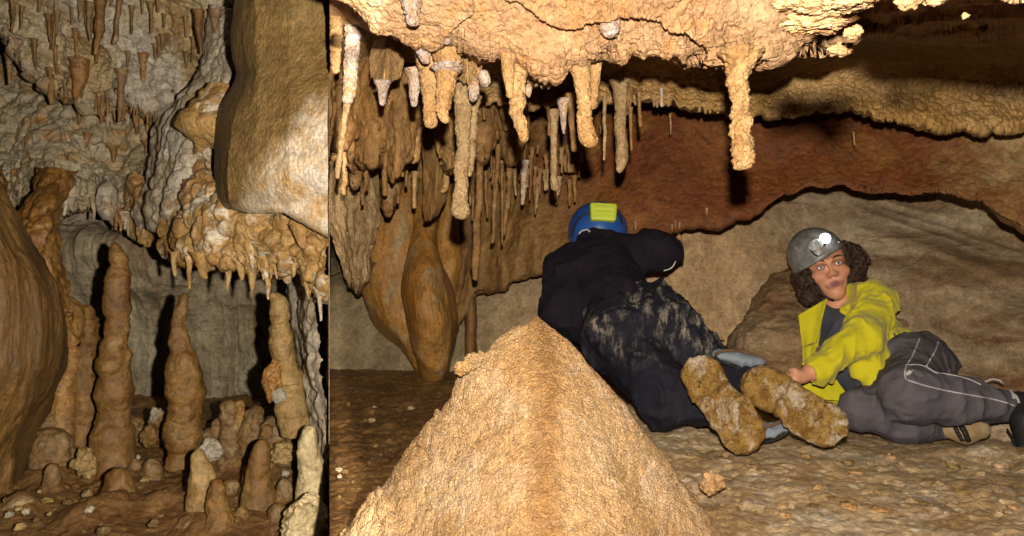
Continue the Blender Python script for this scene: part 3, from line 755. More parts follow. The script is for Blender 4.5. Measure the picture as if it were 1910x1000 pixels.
SA([(1250, 212, 2.35, 3), (1251, 230, 2.35, 4), (1251, 252, 2.35, 2)], 'stal_grey', 'tiny pale straw against the red roof right of the stalactite cluster', knob=(0.02, .5))
SA([(1592, 246, 2.3, 3), (1594, 272, 2.3, 2.5)], 'stal_grey', 'tiny pale straw on the red roof above the woman', knob=(0.02, .5))

# far straws and stalactites on the dripstone wall
SA([(898, 250, 2.3, 12), (895, 340, 2.25, 12), (891, 420, 2.25, 13), (888, 500, 2.25, 14), (887, 524, 2.25, 8)], 'stal_brown', 'longest stalactite of the far wall, reaching down to a knobbed end', knob=(0.12, .5), wob=.2)
SA([(930, 270, 2.4, 9), (924, 370, 2.35, 9), (918, 455, 2.35, 6)], 'stal_brown', 'long thin stalactite second in the far row', knob=(0.08, .5), wob=.2)
SA([(950, 275, 2.4, 11), (948, 380, 2.38, 10), (941, 440, 2.38, 6)], 'stal_brown', 'broad ribbed stalactite in the far row', knob=(0.14, .5), wob=.2)
SA([(936, 300, 2.38, 5), (937, 457, 2.36, 4)], 'stal_brown', 'straight thin stalactite between two longer ones of the far row', knob=(0.06, .5))
SA([(978, 300, 2.4, 12), (977, 345, 2.4, 11), (975, 383, 2.4, 6)], 'stal_white', 'pale stub in the far row', knob=(0.1, .5))
SA([(774, 230, 2.2, 20), (773, 280, 2.18, 18), (772, 306, 2.18, 20)], 'stal_tan', 'blunt tan stalactite over a thin one, left of the flat drapery panel', knob=(0.1, .5))
SA([(774, 320, 2.4, 8), (773, 360, 2.4, 7), (773, 390, 2.4, 8)], 'stal_tan', 'thin tan stalactite below the blunt one', knob=(0.1, .5))
SA([(761, 230, 2.4, 9), (759, 300, 2.4, 8), (758, 350, 2.4, 5)], 'stal_brown', 'thin brown stalactite left of the blunt tan one', knob=(0.08, .5))
SA([(745, 240, 2.4, 10), (742, 300, 2.4, 9), (738, 350, 2.4, 5)], 'stal_brown', 'thin brown stalactite at the torn drapery edge', knob=(0.08, .5))
SA([(940, 160, 2.2, 18), (942, 215, 2.2, 16), (944, 245, 2.2, 8)], 'stal_brown', 'stumpy brown stalactite behind the fused pair', knob=(0.1, .5))
SA([(900, 170, 2.1, 8), (904, 225, 2.1, 6)], 'stal_brown', 'short brown stalactite under the pale calcite nodule', knob=(0.1, .5))
for i in range(60):
    x = rng.uniform(862, 1085); y0 = rng.uniform(240, 330); L_ = rng.uniform(30, 110)
    if x > 1000: L_ *= 0.5; y0 += 25
    d_ = float(np.interp(x, [850, 1085], [2.62, 2.5]))
    SA([(x, y0, d_, rng.uniform(5, 8)), (x+rng.uniform(-3, 2), y0+L_, d_-.01, rng.uniform(2.5, 5))], rng.choice(['stal_brown', 'stal_brown', 'stal_brown', 'stal_grey']),
       'thin straw stalactite in the dense row on the brown dripstone wall', 'straws on the brown dripstone wall', knob=(0.08, .8), wob=.3, collect=None if i < 36 else REST)
for i in range(16):
    x = rng.uniform(1050, 1400); y = float(np.interp(x, lipCx, lipCy))-rng.uniform(0, 30) if i < 9 else rng.uniform(230, 330)
    if i >= 9: x = rng.uniform(1000, 1130)
    SA([(x, y-7, 2.54, 4), (x, y+rng.uniform(3, 12), 2.54, 1.5)], 'stal_grey', 'tiny pale straw on the red-brown roof above the man', 'tiny straws on the red roof', knob=(0.02, .8))
for i in range(26):
    x = rng.uniform(1130, 1560); y = float(np.interp(x, xs, lipBy))
    SA([(x, y-14, 2.035, rng.uniform(6, 10)), (x, y+rng.uniform(2, 9), 2.035, 4)], 'ledge', 'stubby drip on the fringed lip of the rock ledge', 'drips along the rock ledge', knob=(0.1, .6), collect=None if i < 14 else REST)

for i in range(34):
    x = rng.uniform(632, 862); y0 = rng.uniform(150, 260); d_ = rng.uniform(2.0, 2.35)
    SA([(x, y0-30, d_, rng.uniform(12, 24)), (x+rng.uniform(-4, 3), y0+20, d_-.01, rng.uniform(9, 16)), (x+rng.uniform(-6, 3), y0+rng.uniform(50, 130), d_-.02, rng.uniform(4, 9))], rng.choice(['drape', 'drape', 'stal_brown', 'stal_tan']),
       'ragged brown drip among the draperies at the left end of the low chamber', 'ragged drips among the draperies', knob=(0.16, .5), wob=.3, collect=None if i < 24 else REST)
for (x, y0, y1, w_, d, mt, lab) in [(700, 165, 300, 62, 2.0, 'drape', 'torn orange curtain of rock below the squarish drapery block'), (745, 190, 330, 46, 1.92, 'drape', 'ribbed tan curtain between the torn orange one and the stalactites'),
        (640, 150, 285, 44, 1.95, 'drape', 'ragged curtain at the far left under the ringed stalactite'), (668, 230, 340, 40, 2.16, 'stal_brown', 'dark brown curtain above the pale ribbed one'),
        (905, 180, 300, 50, 2.25, 'stal_brown', 'wide brown curtain behind the very long stalactite'), (960, 205, 300, 44, 2.3, 'stal_brown', 'brown ribbed curtain at the head of the straw row'),
        (728, 300, 400, 36, 2.34, 'stal_brown', 'narrow brown curtain over the orange flowstone tongue'), (842, 235, 330, 30, 2.1, 'drape', 'small torn curtain behind the stout stalactite')]:
    h_ = w_/2
    formation('drapery', [[(max(x-h_, XR), y0, d+.03), (x, y0, d-.02), (x+h_, y0, d+.04)], [(max(x-h_*.95, XR), (y0+y1)/2, d+.02), (x-2, (y0+y1)/2, d-.03), (x+h_*.9, (y0+y1)/2, d+.03)],
                          [(max(x-h_*.8, XR), y1-18, d+.03), (x-h_*.2, y1, d-.01), (x+h_*.3, y1-26, d+.01), (x+h_*.7, y1-44, d+.04)], [(max(x-h_*.7, XR), y1-24, d+.2), (x-h_*.2, y1-6, d+.18), (x+h_*.3, y1-32, d+.18), (x+h_*.6, y1-50, d+.2)]],
              int(w_*1.3), [24, 30, 5], d_drape, mt, lab, 'drapery', jag={2: (0, 34, .10, x % 90), 3: (0, 30, .10, x % 90)})
# popcorn blobs hanging below the shadow of the low ceiling (right)
for (x, y, d, w_, h_, lab) in [(1592, 60, .57, 26, 18, 'small bright popcorn clump, lowest but one at the dark ceiling'), (1567, 92, .62, 32, 20, 'bright popcorn clump hanging lowest in front of the dark ceiling'),
                               (1520, 44, .56, 88, 26, 'wide bright popcorn cluster on the dark ceiling'), (1560, 10, .53, 95, 22, 'wide bright popcorn cluster at the top edge'),
                               (1696, 3, .53, 32, 22, 'bright popcorn clump alone at the top edge'), (1746, 0, .53, 34, 12, 'flat bright popcorn clump right of the lone clump'),
                               (1801, 30, .55, 12, 8, 'tiny bright popcorn knob on the dark ceiling'), (1490, 8, .54, 60, 18, 'bright popcorn cluster next to the tan ceiling')]:
    lump('popcorn_cluster', x, y, d, w_, h_, 'popcorn', lab, 'cave popcorn', seed=x, rough=.4, size=3.2, dep=.8)

# foreground stalagmite
def make_cone():
    cx, cy = P(1003, 590, 1.22)[:2]
    zt = P(1003, 590, 1.22)[2]; z0 = 0.0
    nh, na = 430, 760
    t = np.linspace(0, 1, nh)                     # 0 top .. 1 base
    a = np.linspace(0, 2*np.pi, na, endpoint=False)
    tt = [0, .03, .1, .2, .35, .5, .65, .8, 1.0]
    prof = np.interp(t, tt, [0.0, .013, .050, .088, .142, .185, .232, .278, .345])
    lft = np.interp(t, tt, [0, .016, .065, .105, .150, .195, .24, .29, .36])
    T, A = np.meshgrid(t, a, indexing='ij')
    ca, sa = np.cos(A), np.sin(A)
    R = np.where(ca < 0, prof[:, None]*(1-np.abs(ca))+lft[:, None]*np.abs(ca), prof[:, None]*np.ones_like(A))
    # blunt ridge running towards the lens
    crest = -np.pi/2+0.06+0.10*np.sin(T*7.0)*(1-T)
    ang = np.arctan2(np.sin(A-crest), np.cos(A-crest))
    R = R*(1+0.30*np.exp(-np.sqrt(ang**2+0.004)/0.55)*np.clip(T*5, 0.2, 1)-0.14*np.exp(-((np.abs(ang)-0.80)/0.42)**2))
    # stepped lumps on the left flank
    G = np.stack([cx+R*ca, cy+R*sa, zt-(zt-z0)*T], -1)
    N = np.stack([ca*0.8, sa*0.8, 0.6+0*ca], -1)
    lf = np.clip(-ca, 0, 1)
    d = 0.009*fbm(G, 7, 4, 91)+0.0018*fbm(G, 60, 3, 92)+0.0022*(knobs(G, 230, 93)-0.3)+0.0016*(knobs(G, 420, 94)-.3)+0.003*ridged(G*np.array([1.5, 1, .3]), 12, 3, 97)
    d = d+lf*0.012*(saw(G[..., 2]*9+0.6*fbm(G, 8, 3, 95))-0.5)*np.clip(T*6, 0, 1)
    d = d+0.010*(knobs(G, 26, 96)-0.3)*np.clip(lf*1.6-0.5, 0, 1)
    G = G+N*(d*np.clip(T*14, 0.15, 1))[..., None]
    X = 955+F*G[..., 0]/G[..., 1]; G[..., 0] = np.where(X < XR, (XR-955)/F*G[..., 1], G[..., 0])
    fq = [tuple(f) for f in grid_faces(nh, na, True)]
    V = G.reshape(-1, 3)
    o = mesh_obj('stalagmite', V, fq, M['cone'], origin=(cx, cy, z0))
    tag(o, 'large bright grainy cone-shaped stalagmite filling the foreground', 'stalagmite')
    me = o.data
    if me.polygons[1000].normal.dot(Vector(N.reshape(-1, 3)[1000])) < 0: me.flip_normals()
    return o
cone = make_cone()
lump('nodule', 884, 672, 1.16, 26, 26, 'cone', 'yellowish rough knob on the left shoulder of the big stalagmite', None, parent=cone, seed=14, rough=.3)
lump('nodule', 862, 686, 1.15, 30, 22, 'stal_tan', 'whitish rough knob left of the yellowish one on the big stalagmite', None, parent=cone, seed=15, rough=.3)
lump('stone', 1326, 900, 1.44, 36, 34, 'stal_tan', 'flat angular orange stone lying on the floor right of the big stalagmite', 'stone', seed=17, rough=.35, dep=.8, size=1.5)
def d_bould(G, s, X, Y):
    return 0.07*fbm(G, 3, 4, 75)+0.02*ridged(G*np.array([1, 1, 2.0]), 5, 4, 76)+0.008*fbm(G, 20, 4, 77)
# rounded boulders on the back wall
formation('boulder', bulge_rows([(505, 1475, 1560, 2.98, .2), (530, 1432, 1600, 2.88, .3), (570, 1392, 1610, 2.8, .35), (620, 1362, 1600, 2.72, .38), (680, 1364, 1600, 2.70, .36), (760, 1380, 1600, 2.7, .3)]),
          150, 26, d_bould, 'slope', 'rounded brown boulder behind the woman and the boots', 'boulder')
formation('boulder', bulge_rows([(505, 1600, 1650, 3.08, .12), (545, 1570, 1712, 3.0, .16), (590, 1560, 1756, 2.93, .16), (640, 1560, 1785, 2.86, .18), (720, 1560, 1800, 2.8, .2)]),
          120, 24, d_bould, 'slope', 'smooth brown boulder behind the yellow jacket, under the crack of the slope', 'boulder')

# ================================================================== LEFT CHAMBER
E = XL
def d_lback(G, s, X, Y):
    q = G*np.array([1, 1, 0.35])
    return 0.06*fbm(G, 1.3, 4, 101)+0.05*ridged(q, 2.6, 4, 102)+0.025*ridged(G*np.array([.5, .5, 1.6]), 2.4, 3, 103)+0.03*fbm(G, 7, 5, 104)+0.03*np.clip(ridged(G*np.array([1, 1, .16]), 6, 3, 106), 0, 1)+0.02*ridged(G*np.array([.6, .6, 1.4]), 5, 4, 105)
lx = [-140, 0, 150, 300, 450, E]
def rl(y, d): return [(x, yy, dd) for x, yy, dd in zip(lx, np.broadcast_to(y, 6), np.broadcast_to(d, 6))]
loft('cave_wall', [rl(60, 4.4), rl(250, [4.0, 4.0, 4.1, 4.2, 4.2, 4.0]), rl(430, [3.9, 3.9, 4.0, 4.1, 4.2, 4.0]), rl(470, [3.7, 3.75, 3.8, 3.8, 4.0, 3.9]),
                   rl(620, [3.8, 3.9, 3.95, 4.0, 4.1, 4.0]), rl(760, [3.7, 3.9, 3.95, 4.0, 4.1, 4.0]), rl(900, [3.6, 3.8, 3.9, 3.9, 4.0, 3.9])],
     420, [30, 50, 30, 100, 90, 50], d_lback, M['lback'], kind='structure')

# stepped ceiling full of drips
def d_lceil(G, s, X, Y):
    kn = 0.035*(knobs(G, 9, 111)-0.3)+0.022*(knobs(G, 20, 112)-0.3)
    return 0.05*fbm(G, 2.2, 4, 113)+kn+0.035*ridged(G*np.array([1, 1, 0.35]), 7, 5, 114)+0.012*fbm(G, 26, 4, 115)+0.009*(knobs(G, 46, 116)-.3)
cxs = np.array([-140, 0, 20, 50, 80, 130, 180, 230, 280, 320, 360, 410, 470])
cl = np.interp(cxs, [-140, 0, 20, 50, 80, 130, 180, 230, 280, 320, 360, 410, 470], [40, 48, 62, 120, 138, 165, 190, 180, 200, 190, 160, 150, 140])
def rcl(y, d): return [(x, yy, dd) for x, yy, dd in zip(cxs, np.broadcast_to(y, cxs.shape), np.broadcast_to(d, cxs.shape))]
loft('cave_ceiling', [rcl(-900, 1.2), rcl(-320, 2.1), rcl(-40, 2.75), rcl(cl*0.5, 2.95), rcl(cl, 3.0), rcl(cl-10, 3.2), rcl(cl-40, 4.4)],
     460, [8, 20, 80, 100, 12, 16], d_lceil, M['lceil'], jag={4: (0, 30, 0.06, 120), 5: (0, 26, 0.06, 120)}, kind='structure')

# grey and orange draped wall below the ceiling
def d_lcurt(G, s, X, Y):
    q = G*np.array([1, 1, 0.3])
    return 0.06*fbm(G, 1.8, 4, 121)+0.05*ridged(q, 3.4, 4, 122)+0.03*(knobs(G*np.array([1, 1, .7]), 14, 123)-0.3)+0.014*fbm(G, 22, 4, 124)+0.012*(knobs(G, 34, 125)-.3)
dxs = np.array([-140, 0, 40, 70, 110, 150, 190, 215, 250, 290, 320])
dl = np.interp(dxs, dxs, [420, 400, 372, 392, 386, 380, 386, 402, 420, 432, 440])
def rd(y, d): return [(x, yy, dd) for x, yy, dd in zip(dxs, np.broadcast_to(y, dxs.shape), np.broadcast_to(d, dxs.shape))]
o = formation('drapery', [rd(120, 3.7), rd(210, [3.55, 3.5, 3.5, 3.45, 3.4, 3.4, 3.35, 3.4, 3.4, 3.35, 3.3]), rd(290, [3.4, 3.4, 3.4, 3.3, 3.2, 3.2, 3.2, 3.25, 3.25, 3.2, 3.2]),
                   rd(dl, [3.3, 3.3, 3.3, 3.2, 3.05, 3.0, 3.05, 3.1, 3.1, 3.1, 3.1]), rd(dl-8, 3.3), rd(dl-30, 3.9)],
     400, [50, 50, 100, 8, 12], d_lcurt, 'lgrey', 'broad grey and orange curtain of flowstone across the upper left wall', 'drapery', jag={3: (0, 26, 0.07, 130), 4: (0, 22, 0.07, 130)})

# whitish curtain left of the big smooth rock
def d_lwh(G, s, X, Y):
    q = G*np.array([1, 1, 0.35])
    return 0.03*fbm(G, 3, 4, 131)+0.035*ridged(q, 5, 4, 132)+0.014*(knobs(G, 24, 133)-0.3)+0.006*fbm(G, 40, 3, 134)
formation('drapery', [[(395, 20, 3.0), (412, 20, 2.7), (432, 20, 2.62), (446, 20, 2.7)], [(388, 90, 2.95), (402, 90, 2.62), (428, 90, 2.5), (446, 90, 2.55)], [(378, 150, 2.9), (392, 150, 2.55), (425, 150, 2.4), (450, 150, 2.5)],
                      [(300, 235, 2.95), (322, 235, 2.6), (365, 235, 2.4), (410, 235, 2.45)], [(290, 320, 2.9), (312, 320, 2.55), (350, 320, 2.36), (400, 320, 2.45)],
                      [(255, 390, 2.9), (285, 390, 2.56), (322, 390, 2.36), (350, 390, 2.5)], [(262, 425, 2.85), (292, 430, 2.6), (316, 405, 2.42), (335, 400, 2.5)], [(265, 420, 3.1), (292, 425, 3.0), (316, 400, 2.9), (335, 395, 2.9)]],
     130, [30, 30, 40, 36, 36, 16, 6], d_lwh, 'lwhite', 'whitish crusted rock curtain running down beside the big smooth brown rock', 'drapery', jag={6: (0, 16, 0.1, 140)})
formation('drapery', [[(228, 330, 3.3), (250, 330, 3.0), (275, 330, 3.0), (296, 330, 3.2)], [(240, 395, 3.2), (260, 395, 2.85), (282, 395, 2.85), (296, 395, 3.1)], [(248, 428, 3.2), (264, 450, 2.95), (278, 446, 2.95), (290, 430, 3.1)],
                      [(250, 420, 3.4), (264, 440, 3.3), (278, 438, 3.3), (290, 425, 3.4)]], 70, [30, 20, 5], d_lwh, 'lledge', 'crusted orange-white drapery tip hanging just left of the black gap', 'drapery', jag={2: (0, 20, .1, 141)})
formation('drapery', [[(180, 330, 3.3), (198, 330, 3.0), (214, 330, 3.2)], [(184, 370, 3.2), (199, 370, 2.92), (213, 370, 3.1)], [(190, 392, 3.2), (200, 402, 2.98), (210, 394, 3.1)], [(192, 388, 3.4), (200, 396, 3.3), (208, 390, 3.4)]],
          50, [20, 14, 5], d_lwh, 'lwhite', 'small white fluted drapery above the tallest stalagmite', 'drapery')

# big smooth rock hanging at the right of the left chamber
def d_lrock(G, s, X, Y):
    return 0.02*fbm(G, 2.5, 3, 151)+0.005*fbm(G, 12, 4, 152)+0.0016*(knobs(G, 130, 153)-0.3)
rows = []
for (y, xl, xr_, d) in [(-160, 444, E, 1.86), (-20, 442, E, 1.82), (60, 436, E, 1.80), (110, 438, E, 1.78), (138, 446, E, 1.76), (165, 432, E, 1.74), (200, 412, E, 1.72), (260, 402, E, 1.70), (330, 397, E, 1.70), (376, 400, E, 1.74)]:
    rows.append([(xl, y, d+.5), (xl+5, y, d+.2), (xl+20, y, d+.09), (478, y, d+.02), (540, y, d-.03), (xr_, y, d-.05)])
rows.append([(404, 388, 2.35), (412, 392, 2.02), (430, 398, 1.9), (470, 404, 1.82), (530, 398, 1.74), (E, 440, 1.72)])
rows.append([(408, 380, 2.5), (416, 384, 2.2), (434, 390, 2.1), (474, 394, 2.1), (534, 388, 2.0), (E, 430, 2.0)])
formation('rock', rows, 260, [16, 20, 16, 14, 16, 20, 30, 36, 26, 10, 6], d_lrock, 'lrock', 'big smooth brown rock mass bulging at the right of the drip chamber', 'rock')
formation('rock', bulge_rows([(165, 398, 424, 2.26, .06), (205, 362, 418, 2.22, .08), (232, 346, 414, 2.2, .08), (256, 354, 410, 2.21, .08), (280, 374, 404, 2.26, .06)]), 70, 18, lambda G, s, X, Y: 0.05*fbm(G, 5, 4, 158)+0.016*ridged(G, 9, 4, 159)+0.012*(knobs(G, 24, 157)-.3), 'lledge',
          'brown rock knob jutting left from the big smooth rock', 'rock')

# crusted ledge with drips below the smooth rock
def d_lled(G, s, X, Y):
    return 0.03*fbm(G, 3.5, 4, 161)+0.026*(knobs(G, 16, 162)-0.3)+0.016*(knobs(G, 34, 163)-.3)+0.012*ridged(G, 9, 3, 164)
ex = np.array([320, 345, 390, 430, 470, 510, 560, E])
el = np.array([452, 474, 500, 478, 490, 500, 506, 545])
formation('rock_ledge', [[(372, 290, 2.6), (392, 300, 2.3), (402, 340, 2.2), (450, 380, 2.05), (520, 390, 1.95), (560, 390, 1.9), (590, 400, 1.84), (E, 420, 1.80)],
                         [(338, 372, 2.5), (352, 372, 2.22), (390, 390, 2.08), (430, 405, 2.0), (470, 412, 1.98), (515, 415, 1.94), (560, 420, 1.88), (E, 450, 1.82)],
                         [(322, 425, 2.5), (345, 430, 2.18), (390, 440, 2.04), (430, 440, 1.98), (470, 450, 1.98), (515, 455, 1.94), (560, 460, 1.88), (E, 490, 1.83)],
                         [(a, b, c) for a, b, c in zip(ex, el, [2.5, 2.2, 2.08, 2.02, 2.02, 1.98, 1.92, 1.88])],
                         [(a, b-10, c) for a, b, c in zip(ex, el, [2.6, 2.45, 2.4, 2.4, 2.4, 2.4, 2.3, 2.3])]], 230, [36, 40, 40, 10], d_lled, 'lledge',
          'knobbly tan and white crusted ledge fringed with drips under the smooth rock', 'ledge', jag={3: (0, 34, 0.07, 170), 4: (0, 28, 0.07, 170)})
# rough wall at the right edge below it
formation('rock', [[(548, 505, 2.7), (562, 505, 2.3), (585, 505, 2.15), (E, 505, 2.05)], [(550, 600, 2.65), (566, 600, 2.3), (590, 600, 2.14), (E, 600, 2.04)], [(566, 690, 2.6), (580, 690, 2.3), (598, 690, 2.15), (E, 690, 2.06)],
                   [(583, 760, 2.5), (592, 760, 2.25), (602, 760, 2.14), (E, 760, 2.05)], [(596, 830, 2.4), (602, 830, 2.22), (608, 830, 2.12), (E, 830, 2.05)], [(600, 930, 2.3), (604, 930, 2.2), (608, 930, 2.1), (E, 930, 2.02)]],
          70, [40, 36, 30, 30, 30], d_lwh, 'lwhite', 'rough grey-white rock wall at the right edge behind the pale stalagmite', 'rock')

# tall brown flowstone column at the left edge
def d_lcol(G, s, X, Y):
    q = G*np.array([1, 1, 0.2])
    return 0.03*fbm(G, 2, 3, 181)+0.018*ridged(q, 6, 4, 182)+0.004*fbm(G, 25, 3, 183)
rows = []
for (y, xr_, d) in [(290, -18, 2.1), (340, 2, 2.02), (400, 22, 1.96), (470, 62, 1.92), (530, 98, 1.9), (590, 116, 1.9), (640, 118, 1.9), (690, 112, 1.9), (750, 88, 1.92), (810, 56, 1.95), (860, 40, 1.98), (920, 30, 2.0)]:
    rows.append([(-150, y, d-.05), (-40+xr_*.3, y, d-.04), (xr_*.6, y, d+.06), (xr_-12, y, d+.22), (xr_-3, y, d+.36), (xr_, y, d+.6)])
formation('flowstone', rows, 150, 16, d_lcol, 'lcol', 'tall smooth brown flowstone mass at the left edge of the photo', 'flowstone')
# wet orange drip mass on its shoulder
def d_lor(G, s, X, Y):
    return 0.03*fbm(G, 3, 4, 191)+0.03*(knobs(G*np.array([1, 1, .75]), 13, 192)-0.3)+0.014*(knobs(G, 28, 193)-0.3)
formation('drapery', [[(80, 318, 2.9), (95, 318, 2.7), (118, 318, 2.7), (135, 318, 2.9)], [(58, 370, 2.7), (75, 370, 2.5), (100, 370, 2.5), (116, 370, 2.75)], [(34, 415, 2.6), (55, 420, 2.4), (88, 420, 2.4), (106, 420, 2.65)],
                      [(32, 460, 2.5), (54, 460, 2.34), (85, 460, 2.36), (102, 460, 2.6)], [(52, 510, 2.5), (72, 510, 2.34), (94, 510, 2.36), (112, 510, 2.6)], [(72, 545, 2.5), (88, 560, 2.38), (102, 560, 2.4), (118, 540, 2.6)],
                      [(112, 585, 2.6), (122, 590, 2.45), (134, 590, 2.45), (146, 585, 2.6)], [(122, 640, 2.65), (130, 645, 2.5), (138, 645, 2.5), (144, 640, 2.65)]], 80, 20, d_lor, 'lorange',
          'wet orange drip mass hanging along the shoulder of the brown flowstone', 'drapery')

# floor of the left chamber
def lfloor_z(x, y):
    p = np.stack([x, y, 0*x], -1)
    return -0.212+0.035*np.clip(y-2.1, 0, 0.6)+0.03*fbm(p, 1.6, 3, 201)+0.018*fbm(p, 6, 4, 202)-0.03*np.clip(y-2.6, 0, 2)
MOUNDS = []
def make_lfloor():
    Xs = np.linspace(-220, XL, 420); ds = np.geomspace(1.2, 4.3, 360)
    xx = ds[:, None]*(Xs-955)/F; yy = np.repeat(ds[:, None], len(Xs), 1)
    z = lfloor_z(xx, yy)
    for (mx, my, mr, mh) in MOUNDS:
        z = z+mh*np.exp(-((xx-mx)**2+(yy-my)**2)/(mr*mr))
    G = np.stack([xx, yy, z], -1)
    z = z+0.012*fbm(G, 5, 4, 207)+0.02*(knobs(G, 9, 203)-0.3)*np.clip(.5+fbm(G, 3, 2, 206), 0, 1)+0.010*ridged(G, 9, 4, 204)+0.008*(knobs(G, 32, 205)-0.3)
    G[..., 2] = z
    struct(mesh_obj('cave_floor', G.reshape(-1, 3), grid_faces(*z.shape), M['floor_dark']))

# stalagmites
def SM(pts, mat, label, **k):
    X, Y, d, w_ = pts[0]; q = P(X, Y, d)
    MOUNDS.append((q[0], q[1], w_*d/F*0.7+0.012, 0.012+0.0003*w_))
    k.setdefault('wob', .1)
    return stalagmite(pts, mat, label, **k)
SM([(212, 890, 2.42, 74), (210, 840, 2.42, 62), (209, 790, 2.42, 66), (211, 740, 2.42, 60), (213, 690, 2.42, 62), (217, 640, 2.42, 54), (217, 590, 2.42, 44), (216, 540, 2.42, 43), (217, 490, 2.42, 40), (216, 452, 2.42, 28)],
   'smite', 'tallest stalagmite, a straight brown ringed column', knob=(0.02, .6), ridge=.30, seed=41)
SM([(152, 850, 2.62, 44), (154, 780, 2.62, 40), (158, 720, 2.62, 42), (158, 660, 2.62, 38), (161, 610, 2.62, 42), (164, 568, 2.62, 26)], 'smite', 'brown ringed stalagmite immediately left of the tallest one', knob=(0.02, .6), ridge=.36, seed=42)
SM([(116, 835, 2.58, 50), (118, 780, 2.58, 42), (121, 730, 2.58, 34), (127, 680, 2.58, 30), (131, 640, 2.58, 26), (141, 600, 2.58, 16), (148, 566, 2.58, 9)], 'lorange', 'slim pointed orange stalagmite with a white streak, joined to the drip mass', knob=(0.06, .8), ridge=.25, wob=.2)
SM([(92, 820, 2.55, 34), (94, 780, 2.55, 26), (97, 745, 2.55, 16)], 'smite_dark', 'short dark stalagmite at the foot of the left flowstone', knob=(0.1, .8), ridge=.3)
SM([(340, 870, 2.36, 58), (342, 800, 2.36, 60), (344, 750, 2.36, 60), (343, 722, 2.36, 66), (341, 700, 2.36, 70), (340, 680, 2.36, 60), (338, 650, 2.36, 46), (336, 620, 2.36, 38), (336, 590, 2.36, 30), (338, 565, 2.36, 24), (339, 548, 2.36, 16)],
   'smite', 'lumpy brown stalagmite with a pale pointed head in the middle of the chamber', knob=(0.06, 1.1), ridge=.34, seed=44)
st_ = SM([(556, 810, 2.3, 66), (545, 760, 2.3, 66), (538, 710, 2.3, 54), (530, 660, 2.3, 42), (522, 620, 2.3, 36), (518, 580, 2.3, 32), (514, 545, 2.3, 24)], 'smite_pale', 'curved yellowish stalagmite widening downwards at the right', knob=(0.05, 1.1), ridge=.36, seed=45)
lump('calcite_crust', 510, 712, 2.24, 32, 62, 'lorange', 'grainy orange crust', None, parent=st_, seed=45, rough=.25)
lump('calcite_crust', 520, 738, 2.22, 20, 22, 'lwhite', 'white crust patch', None, parent=st_, seed=46, rough=.35)
SM([(428, 870, 2.5, 40), (427, 810, 2.5, 34), (425, 770, 2.5, 30), (425, 745, 2.5, 20)], 'smite_dark', 'brown stalagmite with a whitish collar right of the black shadow', knob=(0.1, .8), ridge=.25)
SM([(450, 815, 2.52, 24), (449, 780, 2.52, 20), (447, 745, 2.52, 14)], 'lorange', 'small grainy orange stalagmite leaning on a brown one', knob=(0.18, .5))
SM([(474, 845, 2.5, 52), (472, 800, 2.5, 46), (476, 756, 2.5, 26)], 'smite_dark', 'broad dark stalagmite behind the smooth orange one', knob=(0.1, .9), ridge=.2)
SM([(520, 870, 2.44, 70), (518, 820, 2.44, 60), (512, 775, 2.44, 40)], 'smite_dark', 'stumpy brown stalagmite with crusted top behind the smooth orange one', knob=(0.12, .8), ridge=.2)
SM([(384, 985, 1.98, 64), (384, 930, 1.98, 58), (380, 890, 1.98, 46), (374, 860, 1.98, 34), (370, 837, 1.98, 20)], 'smite_pale', 'smooth yellowish pointed stalagmite in front, casting a black shadow', knob=(0.02, .9), ridge=.06)
SM([(408, 1000, 1.9, 54), (407, 960, 1.9, 46), (406, 925, 1.9, 34), (404, 894, 1.9, 18)], 'smite', 'small grainy stalagmite pressed to the right of the yellowish pointed one', knob=(0.08, .6), ridge=.1)
SM([(482, 965, 2.05, 66), (481, 925, 2.05, 58), (483, 880, 2.05, 46), (487, 845, 2.05, 36), (489, 819, 2.05, 24)], 'smite', 'smooth orange stalagmite with rounded top standing in front', knob=(0.03, .9), ridge=.1, seed=52)
SM([(584, 955, 2.0, 62), (580, 910, 2.0, 56), (577, 860, 2.0, 46), (576, 820, 2.0, 30), (577, 793, 2.0, 16)], 'smite_cream', 'pale cream stalagmite with dark flecks by the right edge', knob=(0.05, .9), ridge=.08, seed=53)
lump('boulder', 572, 978, 1.8, 78, 92, 'smite_cream', 'pale rounded boulder in the lower right corner of the drip chamber', 'boulder', seed=54, rough=.14)
SM([(97, 930, 2.2, 36), (96, 895, 2.2, 30), (94, 864, 2.2, 22)], 'smite_dark', 'small dull brown stalagmite at lower left', knob=(0.06, .8))
SM([(222, 960, 2.08, 62), (220, 920, 2.08, 54), (216, 872, 2.08, 34)], 'smite', 'broad knee-like stalagmite in front of the tallest one', knob=(0.05, .8))
SM([(284, 905, 2.34, 40), (284, 880, 2.34, 36), (283, 855, 2.34, 24)], 'smite_dark', 'low rounded stalagmite between two tall ones', knob=(0.05, .8))
SM([(252, 895, 2.38, 26), (251, 875, 2.38, 24), (250, 855, 2.38, 16)], 'smite_dark', 'tiny rounded stalagmite at the foot of the tallest one', knob=(0.05, .8))
SM([(432, 950, 2.2, 36), (431, 920, 2.2, 30), (429, 893, 2.2, 20)], 'smite_dark', 'small dark stalagmite between the yellowish and the orange ones', knob=(0.08, .8))
SM([(532, 935, 2.15, 36), (531, 915, 2.15, 30), (531, 891, 2.15, 18)], 'smite_dark', 'small dark stalagmite between the orange and the cream ones', knob=(0.06, .8))
SM([(100, 865, 2.4, 74), (98, 825, 2.4, 62), (95, 797, 2.4, 40)], 'smite_dark', 'squat brown mound under the slim pointed stalagmite', knob=(0.08, .7))
SM([(198, 965, 2.02, 50), (195, 945, 2.02, 44), (190, 925, 2.02, 28)], 'smite_dark', 'low brown hump in front of the knee-like stalagmite', knob=(0.06, .8))
